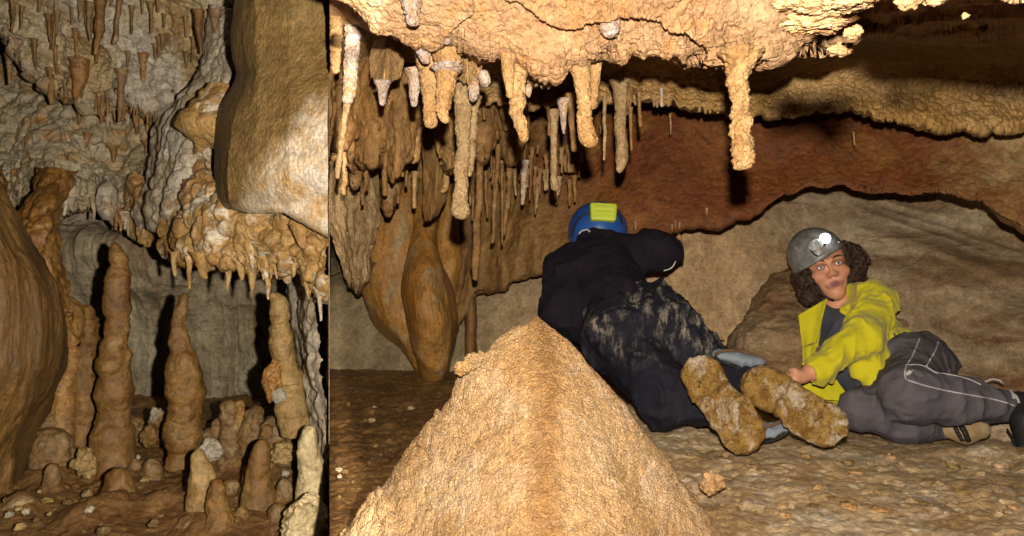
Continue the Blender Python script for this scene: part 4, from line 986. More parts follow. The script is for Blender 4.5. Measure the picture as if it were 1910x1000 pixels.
SM([(338, 960, 2.1, 40), (336, 945, 2.1, 34), (334, 920, 2.1, 18)], 'smite_dark', 'low dark hump left of the yellowish pointed stalagmite', knob=(0.08, .8))
for (x, y, d, w_, h_, mt, lab) in [(452, 985, 1.95, 30, 42, 'smite', 'small brown stalagmite in front of the smooth orange one'), (520, 975, 1.95, 34, 38, 'smite_dark', 'stubby dark stalagmite between the orange one and the pale boulder'),
        (350, 1000, 1.9, 40, 40, 'smite_dark', 'dark hump at the bottom edge left of the yellowish pointed stalagmite'), (300, 970, 2.05, 36, 34, 'smite', 'low brown stump on the mud right of the knee-like stalagmite'),
        (140, 990, 1.95, 44, 44, 'smite_dark', 'rounded dark stump at the lower left edge of the mud'), (45, 960, 2.05, 60, 46, 'smite_dark', 'broad dark hump at the far lower left'),
        (405, 830, 2.55, 30, 50, 'smite_dark', 'dim stalagmite standing behind the yellowish pointed one'), (498, 850, 2.4, 34, 60, 'smite', 'brown stalagmite half hidden behind the smooth orange one'),
        (460, 920, 2.15, 24, 46, 'smite_dark', 'thin dark stalagmite touching the smooth orange one')]:
    SM([(x, y+14, d, w_*1.15), (x, y-h_*.4, d, w_), (x+rng.uniform(-4, 4), y-h_, d, w_*.5)], mt, lab, knob=(0.08, .8), ridge=.15)
lump('stone', 282, 812, 2.6, 32, 40, 'smite', 'rounded brown stone left of the lumpy stalagmite', 'stone', seed=60)
lump('stone', 292, 780, 2.62, 20, 26, 'lwhite', 'white crystal-crusted stone on top of a rounded brown one', 'stone', seed=61, rough=.35)
lump('stone', 160, 862, 2.25, 32, 44, 'smite_pale', 'pale broken stone at the foot of the tallest stalagmite', 'stone', seed=62, rough=.35, size=1.6)
lump('stone', 250, 800, 2.7, 30, 30, 'smite_dark', 'dark stone between the tallest and the lumpy stalagmite', 'stone', seed=63, rough=.3)
lump('stone', 392, 842, 2.45, 34, 34, 'lwhite', 'grey-white stone behind the yellowish pointed stalagmite', 'stone', seed=64, rough=.3)
lump('stone', 390, 815, 2.55, 26, 26, 'smite_dark', 'dark grey stone left of the brown collared stalagmite', 'stone', seed=65, rough=.3)
lump('stone', 530, 845, 2.3, 44, 30, 'smite_pale', 'flat pale stone behind the cream stalagmite', 'stone', seed=66, rough=.3)
make_lfloor()
for i in range(46):
    x = rng.uniform(10, 600); y = rng.uniform(900, 995) if i % 3 else rng.uniform(830, 900)
    zf = 0.66
    d = zf*F/(y-500)
    if any(abs(x-a) < 40 and y < b for a, b in ((384, 985), (482, 960), (577, 960), (216, 950))): continue
    lump('pebble', x, y-2, d, rng.uniform(6, 20), rng.uniform(5, 12), rng.choice(['smite_pale', 'smite', 'smite_dark', 'smite_dark', 'lwhite']), 'small rock chip scattered on the muddy floor of the drip chamber',
         'pebble', 'rock chips on the drip chamber floor', seed=300+i, rough=.4, size=1.8)
for i in range(60):
    X = rng.uniform(1240, 1900); Y = rng.uniform(850, 995)
    d = 0.47*F/(Y-500); 
    lump('pebble', X, Y-1, d, rng.uniform(6, 24), rng.uniform(4, 9), rng.choice(['floor', 'floor', 'stal_tan', 'smite_pale']), 'small flat rock chip embedded in the floor beside the boots',
         'pebble', 'rock chips on the floor near the boots', seed=400+i, rough=.4, size=1.8)
for i in range(30):
    X = rng.uniform(630, 830); Y = rng.uniform(710, 960)
    if X > 640+(1000-Y)*0.62: continue
    d = 0.465*F/(Y-500)
    lump('pebble', X, Y-1, d, rng.uniform(5, 14), rng.uniform(4, 7), rng.choice(['floor', 'smite', 'smite']), 'small crumb of rock on the brown mud left of the big stalagmite',
         'pebble', 'rock crumbs on the brown mud', seed=500+i, rough=.4, size=1.8)

# stalactites of the drip chamber
for (pts, mat, lab) in [
    ([(187, -10, 2.7, 16), (187, 30, 2.7, 12), (185, 50, 2.7, 18), (183, 66, 2.7, 11), (179, 104, 2.7, 6)], 'smite', 'dark brown stalactite with a bulb halfway, top left'),
    ([(225, -10, 2.75, 9), (219, 40, 2.75, 7), (215, 76, 2.75, 9), (213, 84, 2.75, 6)], 'smite_dark', 'thin dark stalactite with a swollen tip right of the bulbed one'),
    ([(153, -10, 2.75, 13), (152, 20, 2.75, 9), (151, 42, 2.75, 4)], 'smite_dark', 'short dark stalactite left of the bulbed one'),
    ([(105, -10, 2.8, 7), (104, 40, 2.8, 5), (98, 92, 2.8, 4)], 'smite_dark', 'thread-like stalactite over pale rock at the top left'),
    ([(75, -10, 2.8, 8), (73, 24, 2.8, 4)], 'smite_dark', 'short twin stalactite at the top left'),
    ([(371, 20, 2.62, 12), (370, 50, 2.62, 13), (374, 80, 2.62, 8), (377, 102, 2.62, 4)], 'smite', 'brown stalactite with forked thin tip left of the white curtain'),
    ([(402, 20, 2.6, 14), (403, 60, 2.6, 9), (402, 86, 2.6, 5)], 'smite_dark', 'brown stalactite hanging by the white curtain'),
    ([(266, -10, 2.75, 5), (266, 27, 2.75, 3)], 'smite_dark', 'very thin stalactite at the top edge'),
    ([(281, 5, 2.75, 8), (282, 40, 2.75, 5), (281, 64, 2.75, 4)], 'smite_dark', 'wavy thin stalactite below the top edge'),
    ([(168, 5, 2.72, 10), (165, 50, 2.72, 7), (170, 78, 2.72, 4)], 'smite_dark', 'bent dark stalactite just left of the bulbed one'),
    ([(98, 128, 2.95, 14), (98, 165, 2.95, 12), (94, 196, 2.95, 7)], 'smite', 'reddish stub hanging over the grey wall'),
    ([(123, 150, 2.95, 9), (122, 184, 2.95, 7)], 'smite_dark', 'small dark stub right of the reddish one'),
    ([(148, 110, 2.9, 20), (150, 140, 2.9, 24), (147, 165, 2.9, 16), (143, 184, 2.9, 8)], 'lorange', 'fat orange lobe over the grey wall'),
    ([(227, 130, 2.9, 14), (225, 180, 2.9, 10), (222, 230, 2.9, 5)], 'smite_dark', 'long dark stalactite over the draped wall'),
    ([(190, 140, 3.0, 10), (189, 205, 3.0, 6)], 'smite_dark', 'dark stalactite left of the long one over the draped wall'),
    ([(268, 100, 2.9, 12), (268, 130, 2.9, 9), (267, 154, 2.9, 5)], 'lorange', 'orange stalactite among the middle drips'),
    ([(17, 100, 3.1, 10), (17, 160, 3.1, 5)], 'smite_dark', 'dark stalactite at the left edge under the ceiling step'),
    ([(325, 470, 2.18, 9), (326, 500, 2.18, 8), (327, 516, 2.18, 5)], 'smite_pale', 'leftmost tan drip of the crusted ledge'),
    ([(352, 478, 2.12, 10), (353, 510, 2.12, 8), (354, 540, 2.12, 4)], 'lledge', 'second drip of the crusted ledge'),
    ([(372, 470, 2.05, 22), (375, 500, 2.05, 14), (378, 522, 2.05, 10)], 'lledge', 'thickest pale drip of the crusted ledge'),
    ([(424, 480, 2.02, 16), (426, 515, 2.02, 9), (425, 548, 2.02, 3)], 'smite_pale', 'thin pointed drip left of centre on the crusted ledge'),
    ([(446, 486, 2.02, 16), (449, 510, 2.02, 10), (450, 524, 2.02, 5)], 'lledge', 'stubby drip beside the thin pointed one'),
    ([(468, 490, 2.0, 20), (470, 515, 2.0, 12), (471, 555, 2.0, 3)], 'smite_pale', 'longest pointed drip of the crusted ledge'),
    ([(500, 480, 1.98, 18), (500, 520, 1.98, 10), (502, 560, 1.98, 4)], 'lledge', 'drip just above the curved yellowish stalagmite'),
    ([(530, 490, 1.96, 22), (533, 515, 1.96, 14), (534, 530, 1.96, 8)], 'lledge', 'fat orange drip right of the curved stalagmite tip'),
    ([(560, 420, 1.84, 24), (563, 450, 1.84, 14), (565, 465, 1.84, 7)], 'lledge', 'orange drip on the face of the smooth rock'),
    ([(572, 500, 1.88, 14), (574, 535, 1.88, 9), (576, 560, 1.88, 4)], 'smite_pale', 'pale drip near the right edge'),
    ([(594, 510, 1.86, 14), (596, 545, 1.86, 10), (598, 600, 1.86, 4)], 'lwhite', 'long whitish drip at the right edge'),
]:
    SA(pts, mat, lab, knob=(0.07, .7), wob=.15)
for i in range(64):
    x = rng.uniform(5, 330); y = float(np.interp(x, cxs, cl))
    SA([(x, y-16, 2.98, rng.uniform(5, 10)), (x+rng.uniform(-2, 2), y+rng.uniform(4, 36), 2.98, rng.uniform(2, 4))], rng.choice(['smite_dark', 'smite_dark', 'smite', 'lorange']),
       'little dark stalactite in the fringe along the ceiling step of the drip chamber', 'fringe of drips along the ceiling step', knob=(0.08, .8), wob=.3, collect=None if i < 34 else REST)
for i in range(44):
    x = rng.uniform(20, 420); y = rng.uniform(-5, 110)
    if y > float(np.interp(x, cxs, cl))-20: y = rng.uniform(-5, 30)
    d = float(np.interp(y, [-40, 100], [2.68, 2.9]))
    SA([(x, y-10, d, rng.uniform(4, 9)), (x+rng.uniform(-3, 3), y+rng.uniform(14, 46), d, rng.uniform(2, 4))], rng.choice(['smite_dark', 'smite_dark', 'smite_dark', 'smite']),
       'small dark stalactite scattered over the pale ceiling of the drip chamber', 'small drips on the pale ceiling', knob=(0.08, .8), wob=.3, collect=None if i < 24 else REST)
for i in range(46):
    x = rng.uniform(60, 320); y = float(np.interp(x, dxs, dl))
    if i > 24: x = rng.uniform(140, 300); y = rng.uniform(190, 300)
    d = 3.0 if i <= 24 else 3.2
    SA([(x, y-16, d, rng.uniform(8, 14)), (x+rng.uniform(-2, 2), y+rng.uniform(2, 28), d, rng.uniform(2, 5))], rng.choice(['lgrey', 'lorange', 'smite', 'lwhite']),
       'small drip on the grey and orange curtain of the drip chamber', 'drips on the flowstone curtain', knob=(0.08, .8), wob=.3, collect=None if i < 26 else REST)
for i in range(60):
    x = rng.uniform(400, 606); y = float(np.interp(x, ex, el))-rng.uniform(0, 40)
    d = float(np.interp(x, [330, 610], [2.1, 1.86]))
    SA([(x, y-12, d, rng.uniform(10, 18)), (x+rng.uniform(-3, 3), y+rng.uniform(8, 40), d, rng.uniform(2, 5))], rng.choice(['lledge', 'lledge', 'smite_pale', 'lwhite']),
       'short knobbly drip in the fringe under the crusted ledge', 'fringe of drips under the crusted ledge', knob=(0.16, .6), wob=.3, collect=None if i < 34 else REST)

def make_rest():
    mats, V, Fq, fm, n = [], [], [], [], 0
    for v, f, m in REST:
        if m not in mats: mats.append(m)
        V.append(v); Fq += [tuple(int(i)+n for i in q) for q in f]; fm += [mats.index(m)]*len(f); n += len(v)
    o = mesh_obj('stalactites', np.concatenate(V), Fq, None, mats=[M[m] for m in mats], fmat=fm)
    tag(o, 'mass of the smallest drips and straws fringing ceilings, curtains and ledges', 'stalactites', None, 'stuff')
make_rest()

# ================================================================== PEOPLE
def cap(X0, Y0, d0, r0, X1, Y1, d1, r1):
    return (P(X0, Y0, d0), P(X1, Y1, d1), r0, r1)

def usdf(caps, k=0.03):
    def f(p):
        v = None
        for a, b, ra, rb in caps:
            s = sd_cap(p, a, b, ra, rb)
            v = s if v is None else smin(v, s, k)
        return v
    return f

def bounds(caps, pad=0.05):
    A = np.array([c[0] for c in caps]+[c[1] for c in caps]); R = max(max(c[2], c[3]) for c in caps)
    lo = np.min([np.minimum(c[0]-c[2], c[1]-c[3]) for c in caps], 0); hi = np.max([np.maximum(c[0]+c[2], c[1]+c[3]) for c in caps], 0)
    return lo-pad, hi+pad

def hit(fn, X, Y, d0=1.4, d1=3.2, n=700):
    ds = np.linspace(d0, d1, n)
    p = np.stack([ds*(X-955)/F, ds, CZ-ds*(Y-500)/F], -1)
    v = fn(p); k = np.argmax(v < 0)
    if not (v < 0).any(): k = int(np.argmin(v))
    return ds[k]

def tube(name, pts, r, mat, parent, ns=8, sub=6, closed=False):
    p = np.asarray(pts, float); sub = 2 if len(p) > 12 else sub
    n = len(p)
    out = []
    for i in range(n-1):
        p0, p1, p2, p3 = p[max(i-1, 0)], p[i], p[i+1], p[min(i+2, n-1)]
        for t in np.linspace(0, 1, sub, endpoint=(i == n-2)):
            out.append(0.5*((2*p1)+(-p0+p2)*t+(2*p0-5*p1+4*p2-p3)*t*t+(-p0+3*p1-3*p2+p3)*t**3))
    C = np.array(out); T = np.gradient(C, axis=0); T /= np.linalg.norm(T, axis=1, keepdims=True)+1e-12
    up = np.array([0.13, 0.2, 0.97])
    A = np.cross(T, up); A /= np.linalg.norm(A, axis=1, keepdims=True)+1e-9
    B = np.cross(T, A)
    a = np.linspace(0, 2*np.pi, ns, endpoint=False)
    rr = np.interp(np.linspace(0, 1, len(C)), np.linspace(0, 1, len(np.atleast_1d(r))), np.atleast_1d(r))
    G = C[:, None]+rr[:, None, None]*(A[:, None]*np.cos(a)[None, :, None]+B[:, None]*np.sin(a)[None, :, None])
    V = np.concatenate([G.reshape(-1, 3), C[:1], C[-1:]])
    fq = [tuple(f) for f in grid_faces(len(C), ns, True)]
    m = len(C)*ns
    for j in range(ns):
        fq.append((m, (j+1) % ns, j)); fq.append((m+1, m-ns+j, m-ns+(j+1) % ns))
    if name is None: return V, fq
    return mesh_obj(name, V, fq, M[mat] if isinstance(mat, str) else mat, parent)

def on(fn, pts, lift=0.002, **k):
    q = np.array(pts, float); n = len(q); t = np.linspace(0, n-1, (n-1)*5+1)
    q = np.stack([np.interp(t, np.arange(n), q[:, j]) for j in (0, 1)], -1)
    for _ in range(2): q[1:-1] = (q[:-2]+2*q[1:-1]+q[2:])/4
    return [P(X, Y, hit(fn, X, Y, **k)-lift) for X, Y in q]

def fabric(name, c, c2, rough=0.85, mud=None, mudc=(0.45, 0.37, 0.27), lo=0.58, hi=0.66, fine=900, sheen=0.0, stretch=None, region=None):
    t = NT(name)
    col = t.mix(t.ramp(t.noise(14, 5, 0.6), [(0.3, 0.0), (0.7, 1.0)]), c, c2)
    if mud:
        m1 = t.ramp(t.noise(mud, 12, 0.8, stretch=stretch, dist=0.15), [(lo, 0.0), (hi, 1.0)])
        m2 = t.ramp(t.noise(mud*0.2, 3, 0.5), [(0.42, 0.0), (0.58, 1.0)])
        f = t.math('MULTIPLY', m1, m2)
        if region:
            sp = t.n('ShaderNodeSeparateXYZ'); t.l(t.pos, sp.inputs[0])
            g = t.n('ShaderNodeMapRange'); g.inputs[1].default_value = region[1]; g.inputs[2].default_value = region[2]
            g.inputs[3].default_value = 0.0; g.inputs[4].default_value = 1.0
            t.l(sp.outputs[region[0]], g.inputs[0]); f = t.math('MULTIPLY', f, g.outputs[0])
        col = t.mix(t.math('MULTIPLY', f, 0.9), col, mudc)
    t.color(col)
    t.b.inputs['Sheen Weight'].default_value = sheen
    b = t.bump(t.noise(60, 6, 0.6), 0.004, 0.8); b = t.bump(t.noise(fine, 2), 0.0006, 0.8, b)
    return t.fin(b, rough, 0.15)

M['jumper'] = fabric('black_jumper', (0.006, 0.005, 0.007), (0.013, 0.009, 0.015), 0.95)
M['dark_trousers'] = fabric('muddy_dark_trousers', (0.006, 0.006, 0.010), (0.014, 0.013, 0.020), 0.75, mud=24, lo=0.50, hi=0.62, mudc=(0.34, 0.28, 0.21), stretch=(1.5, 1, 0.7), region=(2, 0.21, 0.33))
M['grey_trousers'] = fabric('grey_track_trousers', (0.085, 0.075, 0.085), (0.115, 0.10, 0.11), 0.85, mud=16, mudc=(0.22, 0.13, 0.06), lo=0.6, hi=0.72)
M['fleece'] = fabric('yellow_fleece', (0.50, 0.43, 0.012), (0.58, 0.50, 0.02), 0.9, sheen=0.15)
M['shirt'] = fabric('dark_grey_shirt', (0.045, 0.047, 0.06), (0.065, 0.065, 0.08), 0.9)
M['piping'] = plain('pale_piping', (0.42, 0.38, 0.38), 0.8)
M['cuff_grey'] = plain('blue_grey_lining', (0.17, 0.19, 0.22), 0.85, bd=0.001, bs=300)
M['helmet_blue'] = plain('blue_plastic', (0.012, 0.055, 0.22), 0.4, 0.4, c2=(0.02, 0.075, 0.27), sc=12)
M['helmet_grey'] = plain('scuffed_grey_plastic', (0.10, 0.095, 0.095), 0.4, 0.5, 0.0010, 60, c2=(0.24, 0.225, 0.21), sc=38)
M['lime'] = plain('lime_plastic', (0.43, 0.5, 0.03), 0.5, 0.4, c2=(0.36, 0.42, 0.03), sc=40)
M['black'] = plain('black_rubber', (0.014, 0.013, 0.013), 0.6)
M['rivet'] = plain('steel_rivet', (0.6, 0.6, 0.6), 0.3, 0.5, metal=1.0)
M['silver'] = plain('silver_reflector', (0.80, 0.80, 0.80), 0.32, 0.5, 0.012, 130, metal=0.8)
M['hair'] = plain('dark_brown_hair', (0.020, 0.009, 0.005), 0.5, 0.4, 0.006, 160, c2=(0.06, 0.026, 0.012), sc=60)
M['eye_white'] = plain('eye_white', (0.68, 0.66, 0.64), 0.25, 0.5)
M['iris'] = plain('grey_iris', (0.10, 0.13, 0.17), 0.3, 0.5)
M['pupil'] = plain('pupil', (0.01, 0.01, 0.01), 0.2, 0.5)
M['brow'] = plain('brow_hair', (0.06, 0.025, 0.012), 0.8)
M['leather'] = plain('muddy_brown_leather', (0.07, 0.032, 0.016), 0.6, 0.3, 0.003, 60, c2=(0.15, 0.085, 0.04), sc=25)
M['shoe_tan'] = plain('tan_suede', (0.27, 0.16, 0.07), 0.8, 0.2, 0.002, 90, c2=(0.36, 0.28, 0.17), sc=30)
def mudsole():
    t = NT('mud_caked_sole')
    n = t.noise(30, 8, 0.65)
    col = t.mix(t.ramp(n, [(0.4, 0.0), (0.6, 1.0)]), (0.22, 0.105, 0.018), (0.38, 0.22, 0.06))
    col = t.mix(t.ramp(t.noise(11, 9, 0.72, dist=1.0), [(0.52, 0.0), (0.60, 0.85)]), col, (0.58, 0.46, 0.33))
    col = t.mix(t.ramp(t.noise(70, 7, 0.72), [(0.60, 0.0), (0.64, 0.95)]), col, (0.03, 0.02, 0.015))
    col = t.mix(0.8, col, t.ramp(t.noise(160, 6, 0.7), [(0.38, 0.5), (0.6, 1.0)]), 'MULTIPLY')
    t.color(col)
    b = t.bump(t.noise(60, 8, 0.65), 0.008); b = t.bump(t.noise(240, 6, 0.6), 0.0025, 1.0, b)
    return t.fin(b, 0.8, 0.2)
M['sole'] = mudsole()
def skin():
    t = NT('skin')
    a = t.n('ShaderNodeAttribute'); a.attribute_name = 'Col'
    col = t.mix(0.5, a.outputs['Color'], t.ramp(t.noise(45, 4), [(0.3, 0.78), (0.7, 1.0)]), 'MULTIPLY')
    t.color(col)
    t.b.inputs['Subsurface Weight'].default_value = 0.08; t.b.inputs['Subsurface Radius'].default_value = (0.01, 0.004, 0.002); t.b.inputs['Subsurface Scale'].default_value = 0.5
    return t.fin(t.bump(t.noise(350, 4), 0.0005), 0.5, 0.35)
M['skin'] = skin()
lampm = NT('lit_lamp'); lampm.color((1, 1, 1)); lampm.b.inputs['Emission Color'].default_value = (0.95, 0.97, 1, 1); lampm.b.inputs['Emission Strength'].default_value = 14.0
M['lit'] = lampm.fin(None, 0.3)

def garment(name, fn, lo, hi, h, mat, parent, label=None):
    V, Q = surface(fn, lo, hi, h)
    o = mesh_obj(name, V, Q, M[mat], parent)
    if label: o['label'] = label
    return o

def folds(p, amp, sc, ax=(1, 1, 1), s=0):
    q = (p+0.035*np.stack([vnoise(p*5+s), vnoise(p*5+s+31.7), vnoise(p*5+s+77.1)], -1))*np.array(ax)
    r = (ridged(q, sc, 2, s)+1)/2
    return amp*(1.1-2.6*np.clip(r, 0, 1)**3)

def boot_frame(Xh, Yh, dh, Xt, Yt, dt, tilt=0.0):
    a, b = P(Xh, Yh, dh), P(Xt, Yt, dt)
    u = (b-a)/np.linalg.norm(b-a)
    n = np.array([0, 0, CZ])-(a+b)/2; n = n-u*(n@u); n /= np.linalg.norm(n)
    v = np.cross(n, u)
    return a, u, v, n, np.linalg.norm(b-a)

def make_boot(parent, heel, toe, side, label, sd):
    a, u, v, n, L = boot_frame(*heel, *toe)
    def loc(p):
        q = p-a
        return q@u, q@v, q@n
    def outline(x, y):
        def disc(cx, cy, r): return np.sqrt((x-cx)**2+(y-cy)**2)-r
        def cp(x0, y0, r0, x1, y1, r1):
            dx, dy = x1-x0, y1-y0; t = np.clip(((x-x0)*dx+(y-y0)*dy)/(dx*dx+dy*dy), 0, 1)
            return np.sqrt((x-x0-t*dx)**2+(y-y0-t*dy)**2)-(r0+(r1-r0)*t)
        m = side*0.010
        s = cp(0, 0, .054, L*.25, -m*.4, .050)
        s = smin(s, cp(L*.25, -m*.4, .044, L*.6, m*.4, .047), .02)
        s = smin(s, cp(L*.66, m*.6, .058, L*.86, m*.4, .054), .02)
        return smin(s, disc(L*.95, -m*.2, .042), .03)
    def sole(p):
        x, y, z = loc(p)
        d2 = outline(x, y)+0.007*fbm(p, 30, 4, sd)+0.004*(knobs(p, 60, sd+1)-.3)
        arch = 0.012*np.exp(-((x-L*.36)/(L*.09))**2)
        heel_ = np.clip((L*.27-x)/.008, 0, 1)*.006-.006*np.exp(-((x-L*.29)/.009)**2)
        dz = np.abs(z+0.002+arch)-0.014-heel_-0.009*fbm(p, 20, 4, sd+2)-0.009*(knobs(p, 48, sd+3)-.3)-0.006*ridged(p, 30, 3, sd+4)
        return smax(d2, dz, 0.012)
    def upper(p):
        x, y, z = loc(p)
        s = sd_cap(p, a-n*.055+u*.01, a-n*.055+u*L*.8, .046, .036)
        s = smin(s, sd_cap(p, a-n*.05+u*.01, a-n*.17+u*.035, .048, .052), .03)
        return smax(s, z+0.012, .01)+0.003*fbm(p, 25, 3, sd)
    c = a+u*L/2
    ex_ = np.abs(u)*L*.5+.085; lo, hi = c-ex_-np.array([0, .02, 0]), c+ex_+np.array([0, .16, 0])
    b = garment('boot', upper, lo, hi, 0.006, 'leather', parent, label)
    garment('sole', sole, lo, hi, 0.0036, 'sole', b, 'mud-caked boot sole turned towards the lens')
    return b

def make_man():
    base = P(1230, 800, 2.0)
    R = empty('person', base, 'person in black jumper and muddy dark trousers crawling away with boot soles up', 'person')
    # body
    bc = [cap(1185, 605, 2.22, .085, 1120, 535, 2.46, .11), cap(1120, 525, 2.48, .10, 1113, 455, 2.6, .05), cap(1113, 455, 2.6, .055, 1114, 430, 2.66, .06),
          cap(1060, 495, 2.47, .045, 1052, 580, 2.34, .036), cap(1052, 580, 2.34, .036, 1056, 640, 2.48, .028), cap(1195, 472, 2.5, .036, 1236, 477, 2.47, .030), cap(1236, 477, 2.47, .030, 1258, 462, 2.56, .024),
          cap(1240, 628, 2.16, .055, 1335, 694, 2.1, .034), cap(1335, 694, 2.1, .034, 1400, 710, 1.99, .028), cap(1180, 655, 2.14, .06, 1230, 740, 2.02, .04), cap(1230, 740, 2.02, .04, 1335, 752, 1.95, .03)]
    hands = []
    for k in range(4):
        hands.append(cap(1258, 460, 2.54, .012, 1267+1.5*k, 440+7*k, 2.55, .0085))
    hands += [cap(1256, 464, 2.56, .012, 1250, 450, 2.56, .009), cap(1254, 464, 2.53, .026, 1261, 457, 2.54, .022)]
    fb = usdf(bc, .03); fh = usdf(hands, .006)
    def head(p): return sd_ell(p, P(1115, 428, 2.68), (.075, .095, .105))
    V, Q = surface(lambda p: smin(smin(fb(p), fh(p), .008), head(p), .03), *bounds(bc+hands), .007)
    mesh_obj('body', V, Q, M['skin'], R, cols=np.tile(np.array([0.40, 0.19, 0.10]), (len(V), 1)))
    # jumper
    jc = [cap(1165, 585, 2.24, .125, 1112, 535, 2.42, .165), cap(1112, 535, 2.44, .15, 1112, 468, 2.58, .085), cap(1112, 468, 2.58, .085, 1116, 436, 2.60, .074), cap(1064, 495, 2.45, .085, 1052, 575, 2.32, .07), cap(1052, 575, 2.32, .07, 1060, 640, 2.46, .05),
          cap(1170, 470, 2.5, .08, 1220, 472, 2.46, .066), cap(1220, 472, 2.46, .068, 1240, 475, 2.46, .060), cap(1090, 600, 2.3, .07, 1130, 640, 2.2, .05)]
    jf = usdf(jc, .045)
    def jumper(p):
        return jf(p)+folds(p, .011, 6, (1, 1, .8), 601)+folds(p, .004, 15, (1, 1, 1), 602)+0.012*fbm(p, 4, 3, 603)
    J = garment('jumper', jumper, *bounds(jc), .008, 'jumper', R)
    cc = np.array([P(1236, 440, 2.44), P(1252, 450, 2.43), P(1261, 470, 2.42), P(1260, 487, 2.42), P(1252, 500, 2.42), P(1238, 505, 2.43)])
    tube('cuff', cc, .0022, 'piping', J)
    tube('collar_trim', on(jumper, [(1080, 436), (1086, 430), (1096, 428), (1100, 432)], d0=2.2), .003, 'piping', J)
    # trousers
    tc = [cap(1165, 620, 2.16, .125, 1225, 602, 2.16, .115), cap(1240, 622, 2.13, .10, 1340, 692, 2.08, .072), cap(1340, 692, 2.08, .07, 1385, 705, 1.98, .062),
          cap(1180, 655, 2.12, .11, 1235, 735, 2.0, .09), cap(1235, 735, 2.0, .09, 1335, 755, 1.93, .062), cap(1190, 590, 2.2, .12, 1150, 590, 2.25, .1)]
    tf = usdf(tc, .022)
    def trousers(p):
        return tf(p)+folds(p, .012, 6, (1, 1, 1), 611)+folds(p, .006, 14, (1, 1, 1), 612)
    T = garment('trousers', trousers, *bounds(tc), .0065, 'dark_trousers', R, 'dark trousers smeared with pale dried mud')
    for (X, Y, d, rx, rz, an, lab) in ((1378, 669, 1.955, .073, .021, -.17, 'blue-grey lining of the upper trouser cuff'), (1438, 803, 1.885, .046, .018, .35, 'blue-grey lining of the lower trouser cuff')):
        cq = P(X, Y, d); ca_, sa_ = math.cos(an), math.sin(an)
        Mq = np.stack([np.array([ca_, 0.15, sa_]), np.array([0, 1.0, 0]), np.array([-sa_, 0, ca_])], 1)
        fq_ = lambda p: sd_ell(p, cq, (rx, .035, rz), Mq)+folds(p, .004, 22, (1, 1, 1), 614)
        garment('cuff', fq_, cq-.12, cq+.12, .005, 'cuff_grey', T, lab)
        for s_ in (1, -1):
            tube('hem', [cq+Mq[:, 0]*rx*1.02*k+Mq[:, 2]*s_*rz*math.sqrt(1-k*k*.98)*1.05-np.array([0, .02, 0]) for k in (-1, -.7, -.3, .1, .5, .8, 1)], .004, 'leather' if s_ > 0 else 'black', T)
    for seam in ([(1130, 622), (1170, 590), (1210, 565), (1250, 560)], [(1215, 690), (1260, 650), (1310, 632), (1350, 636)], [(1155, 600), (1200, 625), (1240, 650)]):
        tube('seam', on(trousers, seam, .001), .0025, 'dark_trousers', T)
    make_boot(R, (1311, 703, 1.80), (1391, 818, 1.745), 1, 'muddy brown boot, toe down on the floor', 71)
    make_boot(R, (1424, 722, 1.80), (1548, 797, 1.77), -1, 'muddy brown boot lying half on its side', 81)
    # helmet
    hc = P(1115, 432, 2.66)
    def helm(p):
        q = p-hc
        s = np.abs(sd_ell(p, hc, (.106, .125, .108)))-.004
        return smax(s, -(q[..., 2]+0.035+0.15*np.abs(q[..., 0])-0.12*q[..., 1]), .006)
    H = garment('helmet', helm, hc-.15, hc+.15, .005, 'helmet_blue', R, 'blue caving helmet seen from behind')
    # battery box: rounded, slightly tapering, on the back of the helmet
    bcx = P(1125, 397, 2.545); ang = math.radians(-3)
    ux = np.array([math.cos(ang), 0, -math.sin(ang)*-1]); uz = np.array([-ux[2], 0.0, ux[0]]); uz = uz+np.array([0, .25, 0]); uz /= np.linalg.norm(uz); uy = np.cross(uz, ux)
    def box(p):
        q = p-bcx; x, y, z = q@ux, q@uy, q@uz
        w_ = .047+.06*z
        dx = np.abs(x)-w_+.008; dy = np.abs(y)-.018+.008; dz = np.abs(z)-.033+.008
        m = np.maximum(np.maximum(dx, dy), dz); o_ = np.sqrt(np.maximum(dx, 0)**2+np.maximum(dy, 0)**2+np.maximum(dz, 0)**2)
        rib = 0.0018*np.clip(np.sin(z*330), 0, 1)*(np.abs(x) < .03)*(z > -.012)
        return o_+np.minimum(m, 0)-.008+rib
    B = garment('battery_box', box, bcx-.08, bcx+.08, .003, 'lime', H)
    tube('clip', [bcx+ux*-.02-uz*.033-uy*-.02, bcx-uz*.036+uy*.02, bcx+ux*.03-uz*.034+uy*.02], .004, 'black', B)
    tube('strap', [P(1066, 440, 2.6), P(1076, 412, 2.56), P(1100, 397, 2.545), P(1150, 397, 2.545), P(1160, 414, 2.57), P(1166, 440, 2.62)], .004, 'black', H)
make_man()

def frame(c, roll, yaw, pitch):
    f = np.array([0, 0, CZ])-c; f /= np.linalg.norm(f)
    r = np.cross(np.array([0, 0, 1.0]), f); r /= np.linalg.norm(r)
    u = np.cross(f, r)
    # r points to the viewer's right
    if r[0] < 0: r = -r
    def rot(v, ax, a):
        return v*math.cos(a)+np.cross(ax, v)*math.sin(a)+ax*(ax@v)*(1-math.cos(a))
    a = math.radians(roll); r, u = r*math.cos(a)+u*math.sin(a), u*math.cos(a)-r*math.sin(a)
    a = math.radians(yaw); f, r = f*math.cos(a)+r*math.sin(a), r*math.cos(a)-f*math.sin(a)
    a = math.radians(pitch); f, u = f*math.cos(a)-u*math.sin(a), u*math.cos(a)+f*math.sin(a)
    return r, u, f

